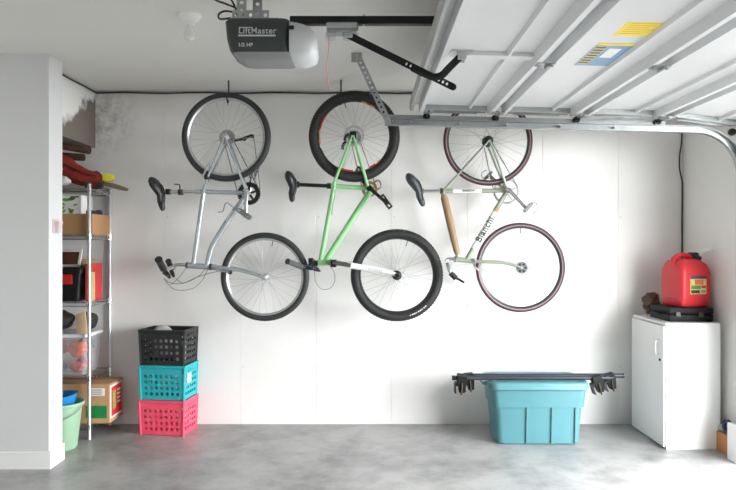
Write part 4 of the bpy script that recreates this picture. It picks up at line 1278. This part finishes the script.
lbl = obj('white_label', B((-2.03, -.3462, bxz - .085), (-1.92, -.345, bxz - .03)), MATS['print_white'], pc)
for k in range(3):
    obj('print', B((-2.02, -.3468, bxz - .075 + k * .015), (-1.94, -.3462, bxz - .07 + k * .015)), st_k, lbl)
obj('packing_tape', B((-2.362, -.225, bxz), (-1.884, -.185, bxz + .0008)), mat('tape_tan', (196, 170, 130), .3), pc)
pc2 = obj('cardboard_box', B((-2.80, -.36, LZ[0]), (-2.375, -.08, .36), .003), cardboard)
tag(pc2, 'plain brown cardboard carton left of the printed carton', 'box', 'boxes on the wire shelf')

# clear tote with coloured clothes
clear = bpy.data.materials.new('clear_plastic'); clear.use_nodes = True
b_ = clear.node_tree.nodes['Principled BSDF']
b_.inputs['Base Color'].default_value = (.86, .88, .9, 1); b_.inputs['Roughness'].default_value = .18; b_.inputs['Alpha'].default_value = .28
ctb = thing('clear_tote', 'clear plastic tote full of colourful clothes on the wire shelf', 'storage tote', (-2.25, -.21, LZ[1]))
def crr(z, g, i=0.): return rrect(-2.52 + g + i, -2.055 - g - i, -.37 + g + i, -.06 - g - i, z, .03)
cz0, cz1 = LZ[1], .735
bm = BM()
loft(bm, [crr(cz0, .02), crr(cz0 + .01, .012), crr(cz1, .0)], cap=False)
bmesh.ops.contextual_create(bm, geom=[e for e in bm.edges if all(abs(v.co.z - cz0) < 1e-5 for v in e.verts)])
obj('body', bm, clear, ctb)
bm = loft(BM(), [crr(cz1 - .006, -.012), crr(cz1 + .012, -.012), crr(cz1 + .018, -.006), crr(cz1 + .018, .03)])
obj('lid', bm, mat('lid_translucent_white', (232, 236, 238), .35), ctb)
for (cx_, cy_, cz_, s_, c_, n_) in ((-2.15, -.255, .63, (.07, .075, .06), (226, 96, 44), 'crumpled orange cloth in the upper part of the clear tote'),
                               (-2.34, -.22, .63, (.085, .1, .075), (206, 60, 50), 'crumpled red cloth at the back left of the clear tote'),
                               (-2.145, -.17, .51, (.05, .065, .045), (182, 60, 70), 'crumpled crimson cloth low on the right of the clear tote'),
                               (-2.30, -.28, .505, (.07, .06, .045), (68, 92, 122), 'crumpled blue cloth at the bottom of the clear tote'),
                               (-2.15, -.11, .645, (.055, .026, .05), (84, 92, 116), 'crumpled slate cloth in the rear of the clear tote'),
                               (-2.145, -.305, .505, (.05, .04, .04), (206, 200, 196), 'crumpled white cloth in the front corner of the clear tote')):
    o = obj('folded_clothes', blob(BM(), (cx_, cy_, cz_), s_, int(c_[0]), .22, 4, 5.), mat('cloth_%d' % c_[0], c_, .85, var=.12, scale=14, bump=.2))
    tag(o, n_, 'clothes', 'clothes in the clear tote')

# dark bags on the clear tote's lid
zlid = cz1 + .018
for (c0, s_, sd, c_, lab) in (((-2.12, -.17), (.062, .10, .068), 21, (44, 42, 42), 'crumpled black bag on the right of the clear tote lid'),
                              ((-2.30, -.22), (.09, .1, .075), 22, (58, 54, 52), 'crumpled charcoal bag on the left of the clear tote lid')):
    o = obj('cloth_bag', blob(BM(), (c0[0], c0[1], zlid + s_[2] * 1.14), s_, sd, .16, 4, 4.), mat('bag_%d' % sd, c_, .55, var=.4, scale=18, bump=.4))
    tag(o, lab, 'bag', 'dark bags on the clear tote')
pp = BM()
loft(pp, [[(-2.12 + .0, -.355, zlid), (-2.05, -.345, zlid), (-2.05, -.33, zlid), (-2.12, -.34, zlid)], [(-2.13, -.345, zlid + .14), (-2.07, -.335, zlid + .165), (-2.07, -.32, zlid + .165), (-2.13, -.33, zlid + .14)]])
tag(obj('paper_bag', pp, mat('paper_tan', (196, 170, 132), .8)), 'small tan paper bag leaning by the black bag', 'paper bag')

# black tote with red label
bt = thing('black_tote', 'black plastic tote with a red label on the wire shelf', 'storage tote', (-2.27, -.21, LZ[2]))
def btr(z, g): return rrect(-2.52 + g, -2.09 - g, -.365 + g, -.07 - g, z, .025)
obj('body', loft(BM(), [btr(LZ[2], .03), btr(LZ[2] + .008, .022), btr(1.20, .004), btr(1.205, .0)]), black_plast, bt)
obj('lid', loft(BM(), [btr(1.195, -.012), btr(1.225, -.012), btr(1.235, -.004), btr(1.235, .03)]), black_plast, bt)
rl_ = W(67, 275, -.365)
obj('red_label', B((rl_.x - .055, -.3625, 1.115), (rl_.x + .035, -.351, 1.185), .001), mat('label_red', (222, 40, 36), .45), bt)
obj('latch', B((-2.092, -.25, 1.16), (-2.068, -.17, 1.23), .005), black_plast, bt)
rb_ = obj('game_box', B((-2.064, -.34, LZ[2]), (-2.040, -.09, 1.262), .002), mat('red_card', (214, 54, 56), .5, var=.12, scale=14))
tag(rb_, 'flat red box standing upright beside the black tote', 'box')
tb_ = obj('folder', B((-2.0385, -.33, LZ[2]), (-2.0335, -.24, 1.20), .001), mat('tan_folder', (206, 176, 128), .7))
tag(tb_, 'thin tan card folder standing against the red box', 'folder')
tr_ = thing('picture_frame', 'white framed dark panel leaning on top of the black tote', 'picture frame', (-2.24, -.25, 1.235))
Mt = Matrix.Translation((-2.25, -.28, 1.236)) @ Matrix.Rotation(math.radians(-22), 4, 'X')
bm = BM()
for lo3, hi3 in (((-.12, -.008, 0), (.12, .008, .02)), ((-.12, -.008, .12), (.12, .008, .14)), ((-.12, -.008, .02), (-.1, .008, .12)), ((.1, -.008, .02), (.12, .008, .12))):
    box(bm, lo3, hi3, .002, 1, Mt)
obj('frame', bm, mat('frame_white', (220, 216, 208), .5), tr_)
obj('panel', box(BM(), (-.1, -.003, .02), (.1, .004, .12), 0, 1, Mt), mat('panel_brown', (92, 50, 36), .6, var=.3), tr_)
rp = obj('rope_coil', BM(), mat('rope_tan', (186, 162, 118), .85))
bpy.data.objects.remove(rp)
bm = BM()
for k in range(3):
    tube(bm, [(-2.135 + .05 * math.cos(a * PI / 12), -.15 + .06 * math.sin(a * PI / 12), 1.247 + k * .018) for a in range(24)], .0095, 8, closed=True)
tag(obj('rope_coil', bm, mat('rope_tan', (186, 162, 118), .85)), 'coil of tan rope on the black tote lid', 'rope')

# shelf four: cardboard tray and white leaf-print box
tr = thing('cardboard_tray', 'open brown cardboard box under the leaf print box', 'box', (-2.25, -.21, LZ[3]), 'boxes on the wire shelf')
x0, x1, y0, y1, z0, z1 = -2.53, -2.0, -.375, -.045, LZ[3], LZ[3] + .152
for lo3, hi3 in (((x0, y0, z0), (x1, y0 + .005, z1)), ((x0, y1 - .005, z0), (x1, y1, z1)), ((x0, y0 + .005, z0), (x0 + .005, y1 - .005, z1)), ((x1 - .005, y0 + .005, z0), (x1, y1 - .005, z1)), ((x0 + .005, y0 + .005, z0), (x1 - .005, y1 - .005, z0 + .005))):
    obj('carton_panel', B(lo3, hi3), cardboard, tr)
# shift the posts' corner: box sits between the posts
wbx = thing('printed_box', 'white box printed with green leaves inside the cardboard box', 'box', (-2.27, -.2, z0 + .006), 'boxes on the wire shelf')
obj('carton', B((-2.50, -.365, z0 + .006), (-2.085, -.16, 1.765), .003), mat('white_card', (226, 226, 222), .6, var=.04), wbx)
gm = mat('leaf_green', (118, 168, 58), .6, var=.3, scale=30)
rnd = random.Random(3)
for k in range(9):
    px_, pz_ = rnd.uniform(-2.26, -2.1), rnd.uniform(1.64, 1.75)
    a = rnd.uniform(-1, 1); L_ = rnd.uniform(.018, .034)
    pts_ = [(px_ + L_ * (u * math.cos(a) - v * math.sin(a)), -.3662, pz_ + L_ * (u * math.sin(a) + v * math.cos(a))) for u, v in ((-1, 0), (-.4, .32), (.3, .34), (1, 0), (.3, -.34), (-.4, -.32))]
    obj('leaf_print', prism(BM(), pts_, (0, .001, 0)), gm, wbx)
obj('leaf_print', B((-2.16, -.366, 1.745), (-2.1, -.3652, 1.755)), st_k, wbx)
fl = obj('flashlight', lathe(BM(), [(0, -.07), (.018, -.07), (.018, .03), (.028, .05), (.028, .07), (0, .07)], (-2.05, -.22, z0 + .165), Vector((.2, 1, .0)), 14), mat('dark_navy', (44, 48, 66), .5))
tag(fl, 'small dark navy torch lying across the cardboard box', 'torch')

# top shelf: folded chair bag, tubes, paddle, bags
ZT = LZ[4]
redf = mat('red_canvas', (150, 46, 36), .8, var=.3, scale=18, bump=.3)
fcx = thing('folded_camp_chair', 'folded dark red canvas camp chair lying on the top shelf', 'camp chair', (-2.15, -.24, ZT), None)
path = [W(44, 158, -.24), W(60, 164, -.24), W(72, 172, -.24), W(86, 178, -.24), W(99, 181, -.24), W(104, 182, -.24)]
bm = BM()
sp = spline(path, 5)
tube(bm, sp, [.075, .078, .08, .078, .076, .078, .08, .082, .078, .074, .07, .072, .074, .07, .066, .062, .062, .06, .058, .052, .05, .046, .04, .036, .03, .022], 14, flat=.85)
for i, v in enumerate(bm.verts):
    v.co += Vector((0, .006 * math.sin(i * 1.9), .007 * math.sin(i * 2.7)))
obj('canvas', bm, redf, fcx)
for dy, dz in ((-.05, .012), (.02, .03)):
    obj('strap', T([p + Vector((0, dy - .02, dz + .018)) for p in (W(62, 166, -.24), W(84, 176, -.24), W(100, 181, -.24))], .008, 8), mat('dark_red_strap', (120, 36, 32), .7), fcx)
yc = W(110, 177, -.24)
obj('yellow_cap', loft(BM(), [[yc + Vector((-.045, y, z)) for y, z in ((-.03, -.03), (.03, -.03), (.03, .02), (-.03, .02))], [yc + Vector((.0, y, z)) for y, z in ((-.035, -.035), (.035, -.035), (.035, .025), (-.035, .025))], [yc + Vector((.03, y, z)) for y, z in ((-.02, -.02), (.02, -.02), (.02, .01), (-.02, .01))]]), mat('yellow_plastic', (226, 214, 60), .5, var=.15, scale=30), fcx)
# wooden paddle blade
pd = thing('wooden_paddle', 'pale wooden paddle blade poking out over the shelf edge', 'paddle', (-1.95, -.2, ZT))
q0, q1 = W(86, 178, -.15), W(128, 190, -.15)
d = (q1 - q0)
n = Vector((-d.z, 0, d.x)).normalized()
out = []
for t, w_ in ((0, .006), (.35, .007), (.5, .012), (.62, .018), (.85, .016), (1, .007)):
    out.append((q0 + d * t, w_))
rings = [[p + Vector((0, s_ * w_ * 2.2, s_ * w_ * .8)) + n * h_ for s_, h_ in ((-1, -.004), (1, -.004), (1, .004), (-1, .004))] for p, w_ in out]
obj('blade', loft(BM(), rings), mat('pale_wood', (150, 136, 108), .6, var=.2, scale=14), pd)
obj('shaft', T([W(58, 170.5, -.15), W(88, 178.5, -.15)], .011, 10), MATS['pale_wood'], pd)
# brown tubes
brn = mat('brown_tube', (92, 66, 56), .7, var=.25, scale=12)
for a_, b_, r_, lab in ((W(46, 143, -.3), W(90, 151, -.3), .026, 'dark brown cardboard tube, uppermost of the pair on the top shelf'), (W(46, 155, -.13), W(84, 157.5, -.13), .028, 'dark brown cardboard tube, lower of the pair on the top shelf')):
    bm = BM(); d = (b_ - a_)
    L_ = d.length
    lathe(bm, [(r_, 0), (r_, L_), (r_ * .8, L_), (r_ * .8, 0)], a_, d, 18, closed=True)
    tag(obj('poster_tube', bm, brn), lab, 'tube', 'brown tubes on the top shelf')
bx = obj('dark_bag', blob(BM(), (-2.10, -.065, ZT + .085), (.06, .028, .075), 31, .15), mat('bag_dark_green', (52, 58, 50), .7, var=.35, scale=20, bump=.3))
tag(bx, 'dark green cloth bag slumped behind the red camp chair', 'bag')
wb_ = obj('plastic_bag', blob(BM(), W(64, 181, -.36) + Vector((0, 0, .0)), (.05, .028, .034), 33, .16), mat('bag_white', (206, 206, 200), .5, var=.1, scale=20, bump=.3))
tag(wb_, 'crumpled white plastic bag at the front of the top shelf', 'bag')
tb2 = obj('teal_bag', blob(BM(), W(57, 170, -.36), (.035, .028, .04), 34, .14), mat('bag_teal', (60, 140, 126), .6, var=.2, scale=20, bump=.3))
tag(tb2, 'teal cloth bag stacked on the white plastic bag', 'bag')
for k, (px, py) in enumerate(((95, 185), (104, 186.5))):
    p = W(px, py, -.17)
    bm = BM()
    Rr = .027
    lathe(bm, [(.006, -.014), (Rr * .9, -.014), (Rr, -.008), (Rr, .008), (Rr * .9, .014), (.006, .014)], (p.x + .02, -.345 + .05 * k, ZT + Rr), 'Y', 20, closed=True)
    tag(obj('caster_wheel', bm, mat('wheel_green_black', (46, 52, 44), .5, var=.2)), ('dark wheel near the front post on the top shelf', 'dark wheel near the rear post on the top shelf')[k], 'wheel', 'loose wheels on the top shelf')

# green bucket with blue basin
bk = thing('bucket', 'pale green plastic bucket on the floor in front of the shelf', 'bucket', (-2.125, -.60, 0))
gcol = mat('sage_green_plastic', (150, 186, 154), .45, var=.03)
prof = [(0, 0), (.104, 0), (.108, .008), (.14, .29), (.152, .292), (.156, .30), (.154, .318), (.147, .318), (.137, .29), (.104, .012), (0, .012)]
obj('pail', lathe(BM(), prof, bk.location, 'Z', 36), gcol, bk)
obj('bail_handle', T(spline([bk.location + Vector(p) for p in ((-.15, 0, .30), (-.145, -.06, .27), (-.1, -.125, .235), (0, -.162, .215), (.1, -.125, .235), (.145, -.06, .27), (.15, 0, .30))], 4), .003, 6), alu, bk)
bs = obj('blue_basin', lathe(BM(), [(0, 0), (.07, .0), (.10, .05), (.122, .115), (.13, .12), (.118, .12), (.092, .052), (.066, .008), (0, .008)], bk.location + Vector((0, 0, .245)), Vector((-.12, -.05, 1)), 32), mat('bright_blue_plastic', (34, 132, 200), .4, var=.04))
tag(bs, 'bright blue plastic basin resting in the green bucket', 'basin')
b2 = obj('blue_cloth', blob(BM(), bk.location + Vector((-.03, -.01, .335)), (.055, .055, .062), 41, .13), mat('navy_cloth', (34, 62, 128), .8, var=.2, scale=20))
tag(b2, 'crumpled navy blue cloth inside the blue basin', 'cloth')
